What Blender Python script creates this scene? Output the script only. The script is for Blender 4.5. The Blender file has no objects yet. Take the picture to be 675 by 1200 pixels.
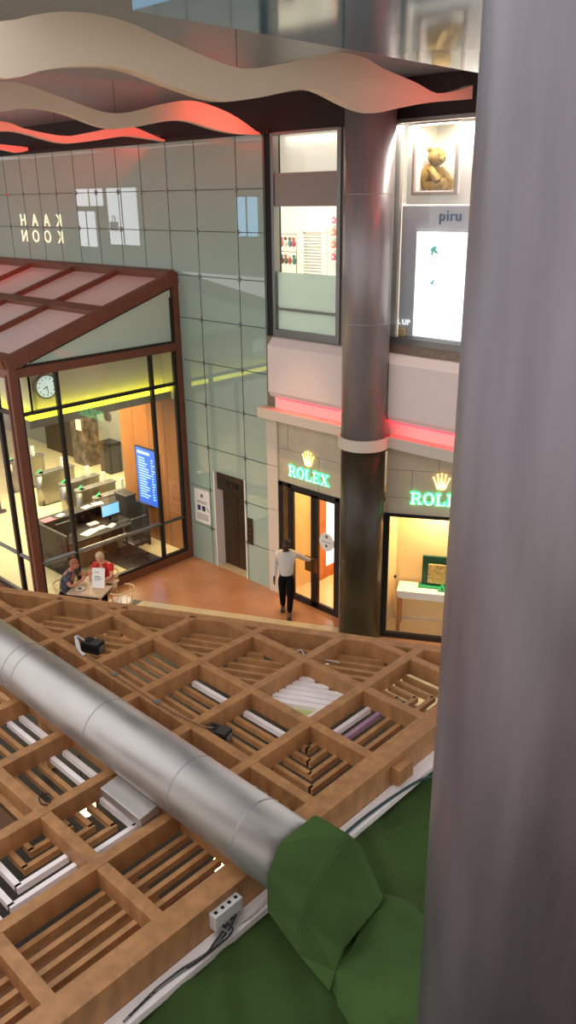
import bpy, bmesh, math, random
from mathutils import Vector, Matrix
random.seed(7)
S = bpy.context.scene
COL = S.collection
PI = math.pi

# ------------------------------------------------------------------ materials
def lin(c):
    return tuple(((v/255)/12.92 if v/255 <= .04045 else ((v/255+.055)/1.055)**2.4) for v in c) + (1,)

def mat(name, rgb, rough=.5, metal=0, spec=.5, coat=0, var=.0, scale=(4, 4, 4), bump=0, bscale=30, emit=None, estr=0, detail=4, ior=1.5, rvar=0, mix2=None):
    m = bpy.data.materials.new(name); m.use_nodes = True
    nt = m.node_tree; N = nt.nodes; L = nt.links
    b = N['Principled BSDF']
    col = lin(rgb)
    b.inputs['Base Color'].default_value = col
    b.inputs['Roughness'].default_value = rough
    b.inputs['Metallic'].default_value = metal
    b.inputs['Specular IOR Level'].default_value = spec
    b.inputs['IOR'].default_value = ior
    b.inputs['Coat Weight'].default_value = coat
    b.inputs['Coat Roughness'].default_value = .0
    if emit:
        b.inputs['Emission Color'].default_value = lin(emit); b.inputs['Emission Strength'].default_value = estr
    if var or bump or rvar:
        tc = N.new('ShaderNodeTexCoord'); mp = N.new('ShaderNodeMapping')
        mp.inputs['Scale'].default_value = scale
        L.new(tc.outputs['Object'], mp.inputs['Vector'])
        nz = N.new('ShaderNodeTexNoise'); nz.inputs['Scale'].default_value = 1; nz.inputs['Detail'].default_value = detail
        L.new(mp.outputs['Vector'], nz.inputs['Vector'])
        if var:
            mx = N.new('ShaderNodeMix'); mx.data_type = 'RGBA'
            rmp = N.new('ShaderNodeMapRange'); rmp.inputs['From Min'].default_value = .3; rmp.inputs['From Max'].default_value = .7
            L.new(nz.outputs['Fac'], rmp.inputs['Value']); L.new(rmp.outputs['Result'], mx.inputs['Factor'])
            if mix2: c1, c2 = col, lin(mix2)
            else:
                c1 = tuple(max(0, v*(1-var)) for v in col[:3])+(1,); c2 = tuple(min(1, v*(1+var)) for v in col[:3])+(1,)
            mx.inputs['A'].default_value = c1; mx.inputs['B'].default_value = c2
            L.new(mx.outputs['Result'], b.inputs['Base Color'])
        if rvar:
            r2 = N.new('ShaderNodeMapRange'); r2.inputs['From Min'].default_value = .3; r2.inputs['From Max'].default_value = .7
            r2.inputs['To Min'].default_value = max(.02, rough-rvar); r2.inputs['To Max'].default_value = rough+rvar
            L.new(nz.outputs['Fac'], r2.inputs['Value']); L.new(r2.outputs['Result'], b.inputs['Roughness'])
        if bump:
            n2 = N.new('ShaderNodeTexNoise'); n2.inputs['Scale'].default_value = bscale; n2.inputs['Detail'].default_value = 3
            L.new(tc.outputs['Object'], n2.inputs['Vector'])
            bp = N.new('ShaderNodeBump'); bp.inputs['Strength'].default_value = bump; bp.inputs['Distance'].default_value = .02
            L.new(n2.outputs['Fac'], bp.inputs['Height']); L.new(bp.outputs['Normal'], b.inputs['Normal'])
    return m

def glass(name, tint=(255, 255, 255), refl=.08, rough=.02, haze=0, hazec=(200, 215, 210), dif=.5):
    m = bpy.data.materials.new(name); m.use_nodes = True
    nt = m.node_tree; N = nt.nodes; L = nt.links; N.remove(N['Principled BSDF'])
    out = N['Material Output']
    tr = N.new('ShaderNodeBsdfTransparent'); tr.inputs['Color'].default_value = lin(tint)
    gl = N.new('ShaderNodeBsdfGlossy'); gl.inputs['Roughness'].default_value = rough
    fr = N.new('ShaderNodeLayerWeight'); fr.inputs['Blend'].default_value = .25
    mr = N.new('ShaderNodeMapRange'); mr.inputs['To Min'].default_value = refl*.6; mr.inputs['To Max'].default_value = min(1, refl*5)
    L.new(fr.outputs['Fresnel'], mr.inputs['Value'])
    base = tr.outputs[0]
    if haze:
        df = N.new('ShaderNodeBsdfDiffuse'); df.inputs['Color'].default_value = lin(hazec)
        tl = N.new('ShaderNodeBsdfTranslucent'); tl.inputs['Color'].default_value = lin(hazec)
        a = N.new('ShaderNodeMixShader'); a.inputs[0].default_value = dif
        L.new(df.outputs[0], a.inputs[1]); L.new(tl.outputs[0], a.inputs[2])
        h = N.new('ShaderNodeMixShader'); h.inputs[0].default_value = haze
        L.new(tr.outputs[0], h.inputs[1]); L.new(a.outputs[0], h.inputs[2]); base = h.outputs[0]
    mx = N.new('ShaderNodeMixShader')
    L.new(mr.outputs['Result'], mx.inputs[0]); L.new(base, mx.inputs[1]); L.new(gl.outputs[0], mx.inputs[2])
    L.new(mx.outputs[0], out.inputs['Surface'])
    return m

def emis(name, rgb, s):
    return mat(name, rgb, rough=.6, emit=rgb, estr=s)

M = {}
M['wood'] = mat('honey wood', (168, 119, 74), .5, var=.22, scale=(9, 9, 3), bump=.1, bscale=40)
M['wood_slat'] = mat('slat wood', (178, 128, 80), .5, var=.2, scale=(7, 7, 3))
M['white_slat'] = mat('white painted slat', (250, 238, 234), .5, var=.06)
M['lilac_slat'] = mat('lilac slat', (172, 132, 158), .5)
M['lime_board'] = mat('pale lime board', (200, 205, 130), .6)
M['duct'] = mat('galvanised steel', (180, 174, 168), .42, metal=.75, var=.12, scale=(1.6, 5, 5), rvar=.08, bump=.05, bscale=6)
M['duct_dark'] = mat('duct seam steel', (150, 147, 144), .5, metal=.6)
M['green'] = mat('green cloth', (56, 78, 34), .85, var=.18, scale=(2, 2, 2), bump=.3, bscale=9, spec=.2)
M['green2'] = mat('green wrap cloth', (66, 90, 44), .85, var=.15, scale=(2, 2, 2), bump=.25, bscale=12, spec=.2)
M['column'] = mat('grey metallic paint', (112, 105, 110), .34, metal=.45, var=.2, scale=(5, 5, .8), rvar=.08)
M['column_mid'] = mat('bronze grey metallic paint', (150, 143, 144), .36, metal=.4, var=.15, scale=(6, 6, .9), rvar=.07)
M['column_base'] = mat('dark brown lacquer', (58, 47, 30), .34, spec=.4, var=.06, scale=(8, 8, .3))
M['ceil'] = mat('grey lacquered ceiling', (134, 154, 160), .32, spec=.5)
M['soffit'] = mat('blue grey lacquered soffit', (104, 146, 172), .07, spec=.45, var=.06, scale=(.8, .8, .8))
M['baffle'] = mat('off white baffle', (240, 224, 200), .55)
M['black_wall'] = mat('dark void paint', (30, 25, 23), .7)
M['glasswall'] = mat('back painted glass', (168, 192, 178), .0, spec=.7, coat=.8, var=.03, scale=(.6, .6, .6), ior=1.55)
M['seam'] = mat('dark joint', (62, 68, 64), .6)
M['steel'] = mat('brushed steel', (150, 146, 138), .3, metal=.9, var=.1, scale=(30, 30, .7))
M['steel_dark'] = mat('dark bronze steel', (92, 80, 66), .32, metal=.8, var=.12, scale=(20, 20, .6))
M['fascia'] = mat('pinkish white panel', (244, 224, 216), .5)
M['band'] = mat('cream band', (222, 208, 190), .5)
M['stone'] = mat('beige sandstone', (206, 190, 164), .6, var=.08, scale=(3, 3, 3))
M['stone_sill'] = mat('brown grey sill stone', (134, 116, 100), .5, var=.2, scale=(14, 14, 14))
M['grout'] = mat('grout line', (120, 106, 86), .8)
M['floor'] = mat('terracotta polished stone', (176, 124, 88), .22, spec=.5, var=.16, scale=(1.2, 1.2, 1.2), rvar=.06)
M['shade_floor'] = mat('shade dark floor', (34, 25, 20), .5, var=.2)  # floor colour darkened to stand for the shade below the lattice
M['floor_light'] = mat('pale stone floor', (190, 176, 140), .3, var=.06)
M['floor_white'] = mat('cream lobby floor', (236, 224, 180), .25, var=.04)
M['frame_red'] = mat('mahogany painted frame', (116, 68, 46), .4, var=.1, scale=(3, 3, 3))
M['black'] = mat('black metal', (22, 22, 22), .35, spec=.5)
M['grey_metal'] = mat('grey metal', (128, 128, 124), .35, metal=.5)
M['dark_grey'] = mat('dark grey', (56, 54, 52), .5)
M['roofglass'] = mat('frosted rose glass', (238, 216, 208), .34, spec=.6, coat=.3, var=.05, scale=(.7, .7, .7))
M['glass'] = glass('clear glass', refl=.075, rough=0)
M['glass_shop'] = glass('shop glass', refl=.05)
M['glass_gable'] = glass('gable glass', refl=.08, haze=.92, hazec=(208, 236, 218), dif=.1)
M['frosted'] = glass('frosted glass', refl=.06, rough=.3, haze=.85, hazec=(206, 222, 216))
M['cream_wall'] = mat('cream wall', (216, 212, 196), .6)
M['canopy'] = mat('canopy paint', (150, 152, 136), .5)
M['cove'] = emis('lime yellow cove light', (236, 232, 48), 3.4)
M['walnut'] = mat('walnut panelling', (160, 104, 50), .4, var=.28, scale=(1.2, 1.2, .35), detail=6)
M['desk'] = mat('black brown desk', (21, 17, 14), .65, var=.1)
M['white'] = mat('white plastic', (235, 232, 226), .4)
M['paper'] = mat('white paper', (238, 236, 228), .7)
M['ink'] = mat('grey print', (120, 118, 116), .7)
M['ink_dark'] = mat('navy print', (28, 38, 84), .6)
M['marble'] = mat('dark marble', (52, 44, 38), .15, var=.9, scale=(5, 5, 5), mix2=(130, 116, 100), detail=9)
M['grey_glass'] = mat('grey lobby wall', (150, 152, 138), .3)
M['grn_led'] = emis('green indicator', (40, 240, 110), 1.6)
M['blue_screen'] = emis('blue screen', (52, 96, 200), 1.0)
M['screen_text'] = emis('screen text', (150, 200, 255), 1.4)
M['monitor'] = emis('monitor screen', (130, 200, 240), 1.1)
M['red'] = mat('red cloth', (196, 28, 34), .7)
M['grey_shirt'] = mat('grey t-shirt', (74, 76, 84), .8)
M['white_shirt'] = mat('white shirt', (214, 206, 196), .75)
M['trousers'] = mat('black trousers', (14, 13, 15), .9, spec=.15)
M['skin_dark'] = mat('brown skin', (84, 52, 38), .55)
M['skin_red'] = mat('ruddy skin', (196, 128, 100), .55)
M['skin_fair'] = mat('fair skin', (214, 160, 130), .55)
M['hair_black'] = mat('black hair', (16, 13, 12), .7)
M['hair_blond'] = mat('grey blond hair', (196, 176, 138), .7)
M['hair_grey'] = mat('cropped ginger hair', (150, 92, 66), .7)
M['eye_white'] = mat('eye white', (225, 220, 215), .3)
M['eye_dark'] = mat('dark iris', (25, 18, 15), .3)
M['lip'] = mat('lips', (150, 82, 72), .5)
M['shoe'] = mat('black leather', (14, 13, 13), .35)
M['table_wood'] = mat('pale table top', (196, 170, 140), .45, var=.1)
M['rattan'] = mat('pale rattan', (212, 186, 130), .6)
M['letter'] = emis('mint letter face', (196, 255, 224), 1.15)
M['letter_side'] = emis('green letter edge', (30, 225, 130), 3.0)
M['crown'] = emis('pale gold face', (255, 246, 196), 1.15)
M['crown_side'] = emis('gold edge', (240, 200, 40), 2.0)
M['warm_wall'] = mat('warm beige wall', (226, 196, 142), .6, var=.03)
M['warm_floor'] = mat('beige marble', (230, 206, 160), .25, var=.06)
M['oak'] = mat('orange oak', (182, 106, 56), .45, var=.15, scale=(6, 6, .8))
M['lightbox'] = emis('white lightbox', (250, 250, 246), 1.5)
M['warm_led'] = emis('warm lamp', (255, 226, 170), 5)
M['white_led'] = emis('white lamp', (255, 250, 240), 6)
M['red_led'] = emis('red led', (255, 24, 44), 9)
M['red_led_ceiling'] = emis('red ceiling led', (255, 30, 30), 8)
M['bronze'] = mat('bronze plate', (120, 86, 48), .35, metal=.8)
M['green_board'] = mat('dark green board', (16, 66, 44), .4)
M['green_base'] = mat('green display base', (40, 150, 96), .4)
M['gold'] = mat('gold relief', (206, 178, 110), .4, metal=.4, var=.4, scale=(22, 22, 22))
M['shop_white'] = mat('shop white wall', (236, 234, 226), .6)
M['sparkle_glow'] = mat('glowing sparkling fabric', (226, 224, 206), .5, var=.5, scale=(16, 16, 16), mix2=(250, 248, 238), detail=6, emit=(230, 226, 205), estr=.45)  # weak emission added to the fabric in place of light falling on it
M['spandrel'] = mat('taupe spandrel panel', (158, 144, 136), .5)
M['bluegrey'] = mat('blue grey panel', (206, 214, 220), .45)
M['teal_letter'] = mat('blue teal letter', (36, 86, 124), .4)
M['white_letter'] = emis('white letter', (240, 244, 244), .9)
M['leaf_teal'] = mat('teal leaf print', (80, 170, 160), .6, emit=(80, 170, 160), estr=.6)
M['plush'] = mat('golden plush', (150, 122, 70), .95, var=.25, scale=(25, 25, 25), bump=.8, bscale=60, spec=.1)
M['pink'] = mat('pink package', (214, 96, 120), .5)
M['orange_p'] = mat('orange package', (206, 120, 84), .5)
M['teal_p'] = mat('teal package', (96, 150, 156), .5)
M['neon'] = emis('warm neon', (255, 240, 190), 5)
M['opp_wall'] = mat('brown facade', (120, 106, 96), .7)
M['opp_white'] = emis('lit shopfront', (226, 232, 236), 2.6)
M['opp_blue'] = emis('bright screen', (150, 205, 240), 3.0)
M['bag_grey'] = mat('grey bag', (120, 120, 120), .6)
M['clock_face'] = emis('clock face', (220, 246, 240), .55)
M['rust'] = mat('rust brown', (120, 70, 36), .5)
M['cable_white'] = mat('white cable', (206, 202, 196), .5)
M['cable_brown'] = mat('brown cable', (140, 98, 64), .5)
M['cable_blue'] = mat('dark teal cable', (34, 62, 66), .5)
M['wood_dark'] = mat('dark stained board', (96, 62, 34), .5, var=.2, scale=(6, 6, 3))

# ------------------------------------------------------------------ builders
class MB:
    def __init__(s): s.bm = bmesh.new(); s.mats = []
    def mi(s, m):
        m = M[m] if isinstance(m, str) else m
        if m not in s.mats: s.mats.append(m)
        return s.mats.index(m)
    def _fin(s, vs, T, m, smooth=False):
        if T is not None: bmesh.ops.transform(s.bm, matrix=T, verts=vs)
        i = s.mi(m) if m else 0
        fs = set(f for v in vs for f in v.link_faces)
        for f in fs: f.material_index = i; f.smooth = smooth
        return fs
    def box(s, lo, hi, m=None, bev=0, rot=None, T=None):
        lo = Vector(lo); hi = Vector(hi); c = (lo+hi)/2; d = hi-lo
        A = Matrix.Translation(c) @ (rot.to_4x4() if rot else Matrix()) @ Matrix.Diagonal((*[abs(v) for v in d], 1))
        r = bmesh.ops.create_cube(s.bm, size=1)['verts']
        if T is not None: A = T @ A
        fs = s._fin(r, A, m)
        if bev:
            es = set(e for v in r for e in v.link_edges)
            b = bmesh.ops.bevel(s.bm, geom=list(es), offset=bev, segments=2, affect='EDGES', profile=.6)
            i = s.mi(m) if m else 0
            for f in b['faces']: f.material_index = i
        return s
    def beam(s, a, b, w, h, m=None, up=(0, 0, 1), bev=0):
        """box along a-b, width w sideways, height h along up, a/b at the centre of the section"""
        a = Vector(a); b = Vector(b); d = (b-a); L = d.length; d.normalize()
        up = Vector(up); sd = d.cross(up).normalized(); u = sd.cross(d)
        T = Matrix(((d.x, sd.x, u.x, (a.x+b.x)/2), (d.y, sd.y, u.y, (a.y+b.y)/2), (d.z, sd.z, u.z, (a.z+b.z)/2), (0, 0, 0, 1)))
        return s.box((-L/2, -w/2, -h/2), (L/2, w/2, h/2), m, bev, T=T)
    def cyl(s, a, b, r0, r1=None, n=24, m=None, smooth=True, caps=True):
        a = Vector(a); b = Vector(b); d = b-a
        r = bmesh.ops.create_cone(s.bm, cap_ends=caps, segments=n, radius1=r0, radius2=r0 if r1 is None else r1, depth=d.length)['verts']
        T = Matrix.Translation((a+b)/2) @ d.to_track_quat('Z', 'Y').to_matrix().to_4x4()
        for f in s._fin(r, T, m, smooth):
            if len(f.verts) > 4: f.smooth = False
        return s
    def ball(s, c, r, m=None, n=16, T=None):
        r = (r, r, r) if not hasattr(r, '__len__') else r
        v = bmesh.ops.create_uvsphere(s.bm, u_segments=n, v_segments=max(6, n*2//3), radius=1)['verts']
        A = Matrix.Translation(c) @ (T.to_4x4() if T else Matrix()) @ Matrix.Diagonal((*r, 1))
        s._fin(v, A, m, True); return s
    def tube(s, pts, r, m=None, n=8, closed=False):
        pts = [Vector(p) for p in pts]; rings = []; N = len(pts)
        for i, p in enumerate(pts):
            t = (pts[(i+1) % N]-pts[i-1]) if closed else (pts[min(i+1, N-1)]-pts[max(i-1, 0)])
            t.normalize(); ref = Vector((0, 0, 1)) if abs(t.z) < .9 else Vector((1, 0, 0))
            a = t.cross(ref).normalized(); b = a.cross(t)
            rr = r[i] if hasattr(r, '__len__') else r
            rings.append([s.bm.verts.new(p+a*rr*math.cos(2*PI*k/n)+b*rr*math.sin(2*PI*k/n)) for k in range(n)])
        vs = [v for q in rings for v in q]
        for i in range(N if closed else N-1):
            A, B = rings[i], rings[(i+1) % N]
            for k in range(n): s.bm.faces.new((A[k], A[(k+1) % n], B[(k+1) % n], B[k]))
        if not closed:
            s.bm.faces.new(rings[0]); s.bm.faces.new(rings[-1][::-1])
        s._fin(vs, None, m, True); return s
    def lathe(s, prof, c, n=24, m=None, a0=0, a1=2*PI, smooth=True):
        full = abs(a1-a0-2*PI) < 1e-6; k = n if full else n+1; rings = []
        for (r, z) in prof:
            rings.append([s.bm.verts.new((c[0]+r*math.cos(a0+(a1-a0)*i/n), c[1]+r*math.sin(a0+(a1-a0)*i/n), c[2]+z)) for i in range(k)])
        for A, B in zip(rings, rings[1:]):
            for i in range(n):
                j = (i+1) % k
                s.bm.faces.new((A[i], A[j], B[j], B[i]))
        s._fin([v for q in rings for v in q], None, m, smooth); return s
    def prism(s, poly, o, u, v, n, d, m=None, mside=None):
        """2-D polygon in frame (o,u,v) extruded by d along n"""
        o, u, v, n = map(Vector, (o, u, v, n))
        A = [s.bm.verts.new(o+u*p[0]+v*p[1]) for p in poly]; B = [s.bm.verts.new(o+u*p[0]+v*p[1]+n*d) for p in poly]
        i = s.mi(m) if m else 0; j = s.mi(mside) if mside else i
        f = s.bm.faces.new(B); f.material_index = i
        f = s.bm.faces.new(A[::-1]); f.material_index = i
        for k in range(len(poly)):
            q = (k+1) % len(poly); f = s.bm.faces.new((A[k], A[q], B[q], B[k])); f.material_index = j
        return s
    def grid(s, fn, nu, nv, m=None, smooth=True):
        V = [[s.bm.verts.new(fn(i/nu, j/nv)) for j in range(nv+1)] for i in range(nu+1)]
        for i in range(nu):
            for j in range(nv): s.bm.faces.new((V[i][j], V[i+1][j], V[i+1][j+1], V[i][j+1]))
        s._fin([v for q in V for v in q], None, m, smooth); return s
    def build(s, name, m=None, parent=None, origin=None, label=None, fixn=True):
        if m: s.mats = s.mats or [M[m]]
        if not s.mats: s.mats = [M['white']]
        if fixn: bmesh.ops.recalc_face_normals(s.bm, faces=s.bm.faces)
        loc = Vector(origin) if origin is not None else Vector((0, 0, 0))
        base = Vector((0, 0, 0)); p = parent
        while p is not None: base += p.location; p = p.parent
        loc = Vector((0, 0, 0)) if (parent is not None and origin is None) else loc
        off = base if parent is not None else loc
        bmesh.ops.translate(s.bm, verts=s.bm.verts, vec=-off)
        me = bpy.data.meshes.new(name); s.bm.to_mesh(me); s.bm.free()
        for x in s.mats: me.materials.append(x)
        o = bpy.data.objects.new(name, me); COL.objects.link(o)
        if parent is not None: o.parent = parent
        else: o.location = loc
        if label: o['label'] = label
        return o

def tag(o, label, cat, group=None, kind=None):
    o['label'] = label; o['category'] = cat
    if group: o['group'] = group
    if kind: o['kind'] = kind
    return o

def thing(name, label, cat, loc=(0, 0, 0), group=None, kind=None, rz=0):
    o = bpy.data.objects.new(name, None); o.empty_display_size = .1; COL.objects.link(o); o.location = loc; o.rotation_euler = (0, 0, rz)
    return tag(o, label, cat, group, kind)

def copy_thing(o, loc, label, group=None, rz=None):
    def rec(src, par):
        c = src.copy(); COL.objects.link(c)
        if par is not None: c.parent = par
        for ch in list(src.children): rec(ch, c)
        return c
    c = rec(o, None); c.location = loc; c['label'] = label
    if rz is not None: c.rotation_euler.z = rz
    if group: c['group'] = group
    return c

def spline(pts, k=8):
    out = []
    P = [pts[0]]+list(pts)+[pts[-1]]
    for i in range(1, len(P)-2):
        a, b, c, d = (Vector((*p[:2], p[2] if len(p) > 2 else 0)) for p in P[i-1:i+3])
        for j in range(k):
            t = j/k
            out.append(.5*((2*b)+(c-a)*t+(2*a-5*b+4*c-d)*t*t+(3*b-a-3*c+d)*t**3))
    out.append(Vector((*P[-1][:2], P[-1][2] if len(P[-1]) > 2 else 0)))
    return out

X_, Y_, Z_ = Vector((1, 0, 0)), Vector((0, 1, 0)), Vector((0, 0, 1))
WY = 11.65        # the long glass wall and the shop front stand in this plane

# ------------------------------------------------------------------ floor
b = MB(); b.box((-46, -14, -.2), (16, 26, 0), 'floor'); tag(b.build('floor'), 'terracotta coloured polished stone concourse floor', 'floor', kind='structure')
b = MB()
b.prism([(-13.4, 9.29), (-9.0, 11.49), (-5.0, 11.6), (-1.0, 11.6), (-1.0, 10.2), (-5.5, 10.2), (-9.4, 9.9), (-13.1, 8.1)], (0, 0, 0), X_, Y_, Z_, .025, 'floor_light')
tag(b.build('floor'), 'pale stone floor strip beyond the edge of the wooden lattice', 'floor', kind='structure')
b = MB(); b.prism([(-11.6, 8.8), (-9.4, 9.85), (-5.5, 10.15), (-1.0, 10.15), (-1.0, -4), (-11.6, -4)], (0, 0, 0), X_, Y_, Z_, .02, 'shade_floor'); tag(b.build('floor'), 'cafe floor coloured dark for the shade under the wooden lattice', 'floor', kind='structure')
b = MB(); b.box((-32, 7.62, 0), (-14.62, 16, .02), 'floor_white'); tag(b.build('floor'), 'cream stone floor of the lobby behind the glazed pavilion', 'floor', kind='structure')

# ------------------------------------------------------------------ back glass wall
seamX = [-12.46, -13.69, -14.61, -15.52, -16.4, -17.28, -18.14, -19.0, -19.8, -20.6, -21.45, -22.3, -23.2, -24.1, -25, -25.9]
seamZ = [.95, 1.93, 2.97, 3.98, 4.92, 5.86, 6.77, 7.68, 8.48]
b = MB()
def wallbox(x0, x1, z0, z1, m='glasswall', y0=WY, y1=WY+.12): b.box((x0, y0, z0), (x1, y1, z1), m)
wallbox(-34, -14.55, 5.2, 9.42); wallbox(-17.2, -14.55, 3.93, 5.2, 'cream_wall'); wallbox(-14.55, -13.58, 0, 9.42); wallbox(-13.58, -12.5, 2.44, 9.42); wallbox(-12.5, -11.73, 0, 9.42)
for x in seamX:
    b.box((x-.008, WY-.004, 5.2 if x < -14.55 else (2.44 if -13.58 < x < -12.5 else 0)), (x+.008, WY+.01, 9.42), 'seam')
for z in seamZ:
    if z > 5.3: b.box((-34, WY-.004, z-.008), (-11.73, WY+.01, z+.008), 'seam')
    elif z > 2.5: b.box((-14.4, WY-.004, z-.008), (-11.73, WY+.01, z+.008), 'seam')
    else:
        b.box((-14.4, WY-.004, z-.008), (-13.58, WY+.01, z+.008), 'seam'); b.box((-12.5, WY-.004, z-.008), (-11.73, WY+.01, z+.008), 'seam')
wall = tag(b.build('wall_back'), 'tall wall of grey green glass panels above and beside the elevator', 'wall', kind='structure')
cl = 0
for x in seamX[:11]:
    for z in seamZ:
        if (z < 5.3 and x < -14) : continue
        if x < -14 and z < 6.9 : continue
        q = MB(); q.box((x-.045, WY-.03, z-.015), (x+.045, WY-.002, z+.015), 'steel', .004); q.box((x-.015, WY-.034, z-.05), (x+.015, WY-.002, z+.05), 'steel', .004)
        q.build('point_fixing', parent=wall)
b = MB(); b.box((-34, WY+.0, 9.42), (-3, WY+.15, 10.05), 'black_wall'); b.box((-34, WY-.05, 9.42), (-11.5, WY, 9.5), 'black_wall')
tag(b.build('trim_top'), 'dark strip between the top of the glass wall and the ceiling', 'trim', kind='structure')

# elevator in a recess of the wall
el = thing('elevator', 'bronze steel elevator doorway set in the grey green glass wall', 'elevator', (-13.04, WY+.3, 0))
b = MB(); b.box((-13.58, WY+.0, 0), (-13.54, WY+.42, 2.44), 'white'); b.box((-12.54, WY, 0), (-12.5, WY+.42, 2.44), 'white'); b.build('jamb', parent=el)
b = MB(); b.box((-13.54, WY+.08, 1.98), (-12.54, WY+.42, 2.44), 'steel_dark', .004); h = b.build('header', parent=el)
b = MB(); b.box((-13.2, WY+.06, 2.12), (-12.82, WY+.085, 2.24), 'black'); i_ = b.build('indicator', parent=h)
b = MB(); b.box((-13.03, WY+.052, 2.16), (-12.99, WY+.062, 2.2), 'red'); b.build('floor_arrow', parent=h)
for x0, x1 in ((-13.54, -13.045), (-13.035, -12.54)):
    b = MB(); b.box((x0, WY+.25, 0.02), (x1, WY+.3, 1.98), 'steel_dark', .004); b.build('door', parent=el)
b = MB(); b.box((-13.54, WY+.02, 0), (-12.54, WY+.3, .018), 'floor_light'); b.build('sill', parent=el)
b = MB(); b.box((-13.54, WY+.42, 0), (-12.54, WY+.46, 2.44), 'black'); b.build('back_plate', parent=el)
b = MB(); b.box((-12.44, WY-.022, .93), (-12.27, WY-.001, 1.57), 'steel_dark', .004)
cp = b.build('call_panel'); tag(cp, 'slim bronze call panel on the wall beside the elevator', 'call panel')
for z in (1.2, 1.3):
    q = MB(); q.cyl((-12.355, WY-.03, z), (-12.355, WY-.02, z), .02, m='steel', n=12); q.build('button', parent=cp)
# notice
nt = thing('notice_board', 'white printed notice on the glass wall left of the elevator', 'notice', (-14.0, WY-.01, 1.0))
b = MB(); b.box((-14.27, WY-.02, 1.02), (-13.72, WY-.001, 1.86), 'paper', .004); b.build('panel', parent=nt)
b = MB()
b.cyl((-14.0, WY-.024, 1.71), (-14.0, WY-.02, 1.71), .05, m='ink', n=16)
for k, w in enumerate((.36, .36)): b.box((-14.0-w/2, WY-.024, 1.56-.04*k), (-14.0+w/2, WY-.02, 1.575-.04*k), 'ink')
for k in range(5): b.box((-14.2, WY-.024, 1.24-.035*k), (-13.79, WY-.02, 1.252-.035*k), 'ink')
for x in (-14.17, -14.0): b.box((x, WY-.024, 1.33), (x+.11, WY-.02, 1.46), 'ink_dark')
b.prism([(0, .1), (.03, .1), (.12, 0), (.09, 0)], (-13.86, WY-.02, 1.34), X_, Z_, -Y_, .004, 'ink')
b.build('print', parent=nt)

# ------------------------------------------------------------------ ceiling, wavy baffles, soffit
b = MB(); b.box((-34, 3.9, 10.05), (6, 11.8, 10.25), 'ceil'); tag(b.build('ceiling'), 'grey lacquered ceiling above the wavy baffles', 'ceiling', kind='structure')
b = MB(); b.box((-5.55, 4.2, 9.6), (.5, 11.6, 10.04), 'soffit', .01)
tag(b.build('ceiling'), 'blue grey glossy lowered soffit reflecting the shop windows', 'ceiling', kind='structure')
W = {}
W[1] = (-8.6, [(2.6, 10.0), (3.5, 9.85), (4.84, 10.01), (5.29, 10.13), (5.77, 10.21), (6.39, 10.2), (7.19, 10.04), (8.04, 9.89), (8.6, 9.93), (9.45, 10.12), (10.2, 10.26), (10.76, 10.25), (11.2, 10.15), (11.6, 10.04)],
        [(2.6, 9.72), (3.6, 9.6), (4.76, 9.49), (5.17, 9.58), (5.6, 9.67), (6.3, 9.72), (7.03, 9.59), (7.79, 9.48), (8.49, 9.56), (9.2, 9.7), (9.7, 9.74), (10.44, 9.58), (11.02, 9.52), (11.6, 9.58)])
W[2] = (-12.4, [(5.6, 9.75), (6.86, 9.97), (7.28, 9.96), (7.93, 9.82), (8.64, 9.67), (9.16, 9.69), (9.8, 9.84), (10.41, 9.95), (10.91, 9.93), (11.6, 9.77)],
        [(5.6, 9.5), (6.8, 9.57), (7.23, 9.64), (7.83, 9.62), (8.62, 9.44), (9.14, 9.45), (10.0, 9.6), (10.48, 9.62), (11.1, 9.52), (11.6, 9.47)])
W[3] = (-15.5, [(7, 9.7), (8.47, 9.72), (8.99, 9.61), (9.83, 9.52), (10.45, 9.61), (11.2, 9.75), (11.6, 9.75)],
        [(7, 9.5), (8.44, 9.55), (8.89, 9.54), (9.72, 9.39), (10.32, 9.43), (11.2, 9.56), (11.6, 9.57)])
W[4] = (-20.0, [(8, 9.55), (9.5, 9.7), (10.85, 9.62), (11.31, 9.59), (11.6, 9.57)],
        [(8, 9.42), (9.5, 9.55), (10.83, 9.5), (11.28, 9.44), (11.6, 9.5)])
lab = {1: 'long off-white wavy ceiling baffle, the one reaching to the thick bare grey column', 2: 'cream wavy ceiling baffle turning pink towards the glass wall, second from the glossy soffit',
       3: 'red lit wavy ceiling baffle, third from the glossy soffit', 4: 'short red wavy ceiling baffle, farthest from the glossy soffit'}
for k, sc_ in ((1, .826), (2, .945), (3, .937), (4, 1)):
    W[k] = (W[k][0]*sc_, [(y*sc_, 8.3+(z-8.3)*sc_) for y, z in W[k][1]], [(y*sc_, 8.3+(z-8.3)*sc_) for y, z in W[k][2]])
W[1][1][-1:] = [(10.0, 9.72), (10.5, 9.63), (11.1, 9.72), (11.4, 9.8)]; W[1][2][-1:] = [(9.6, 9.39), (10.37, 9.51), (11.4, 9.62)]
W[2][1].append((11.6, 9.42)); W[2][2].append((11.6, 9.4)); W[3][1].append((11.6, 9.45)); W[3][2].append((11.6, 9.43))
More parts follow.
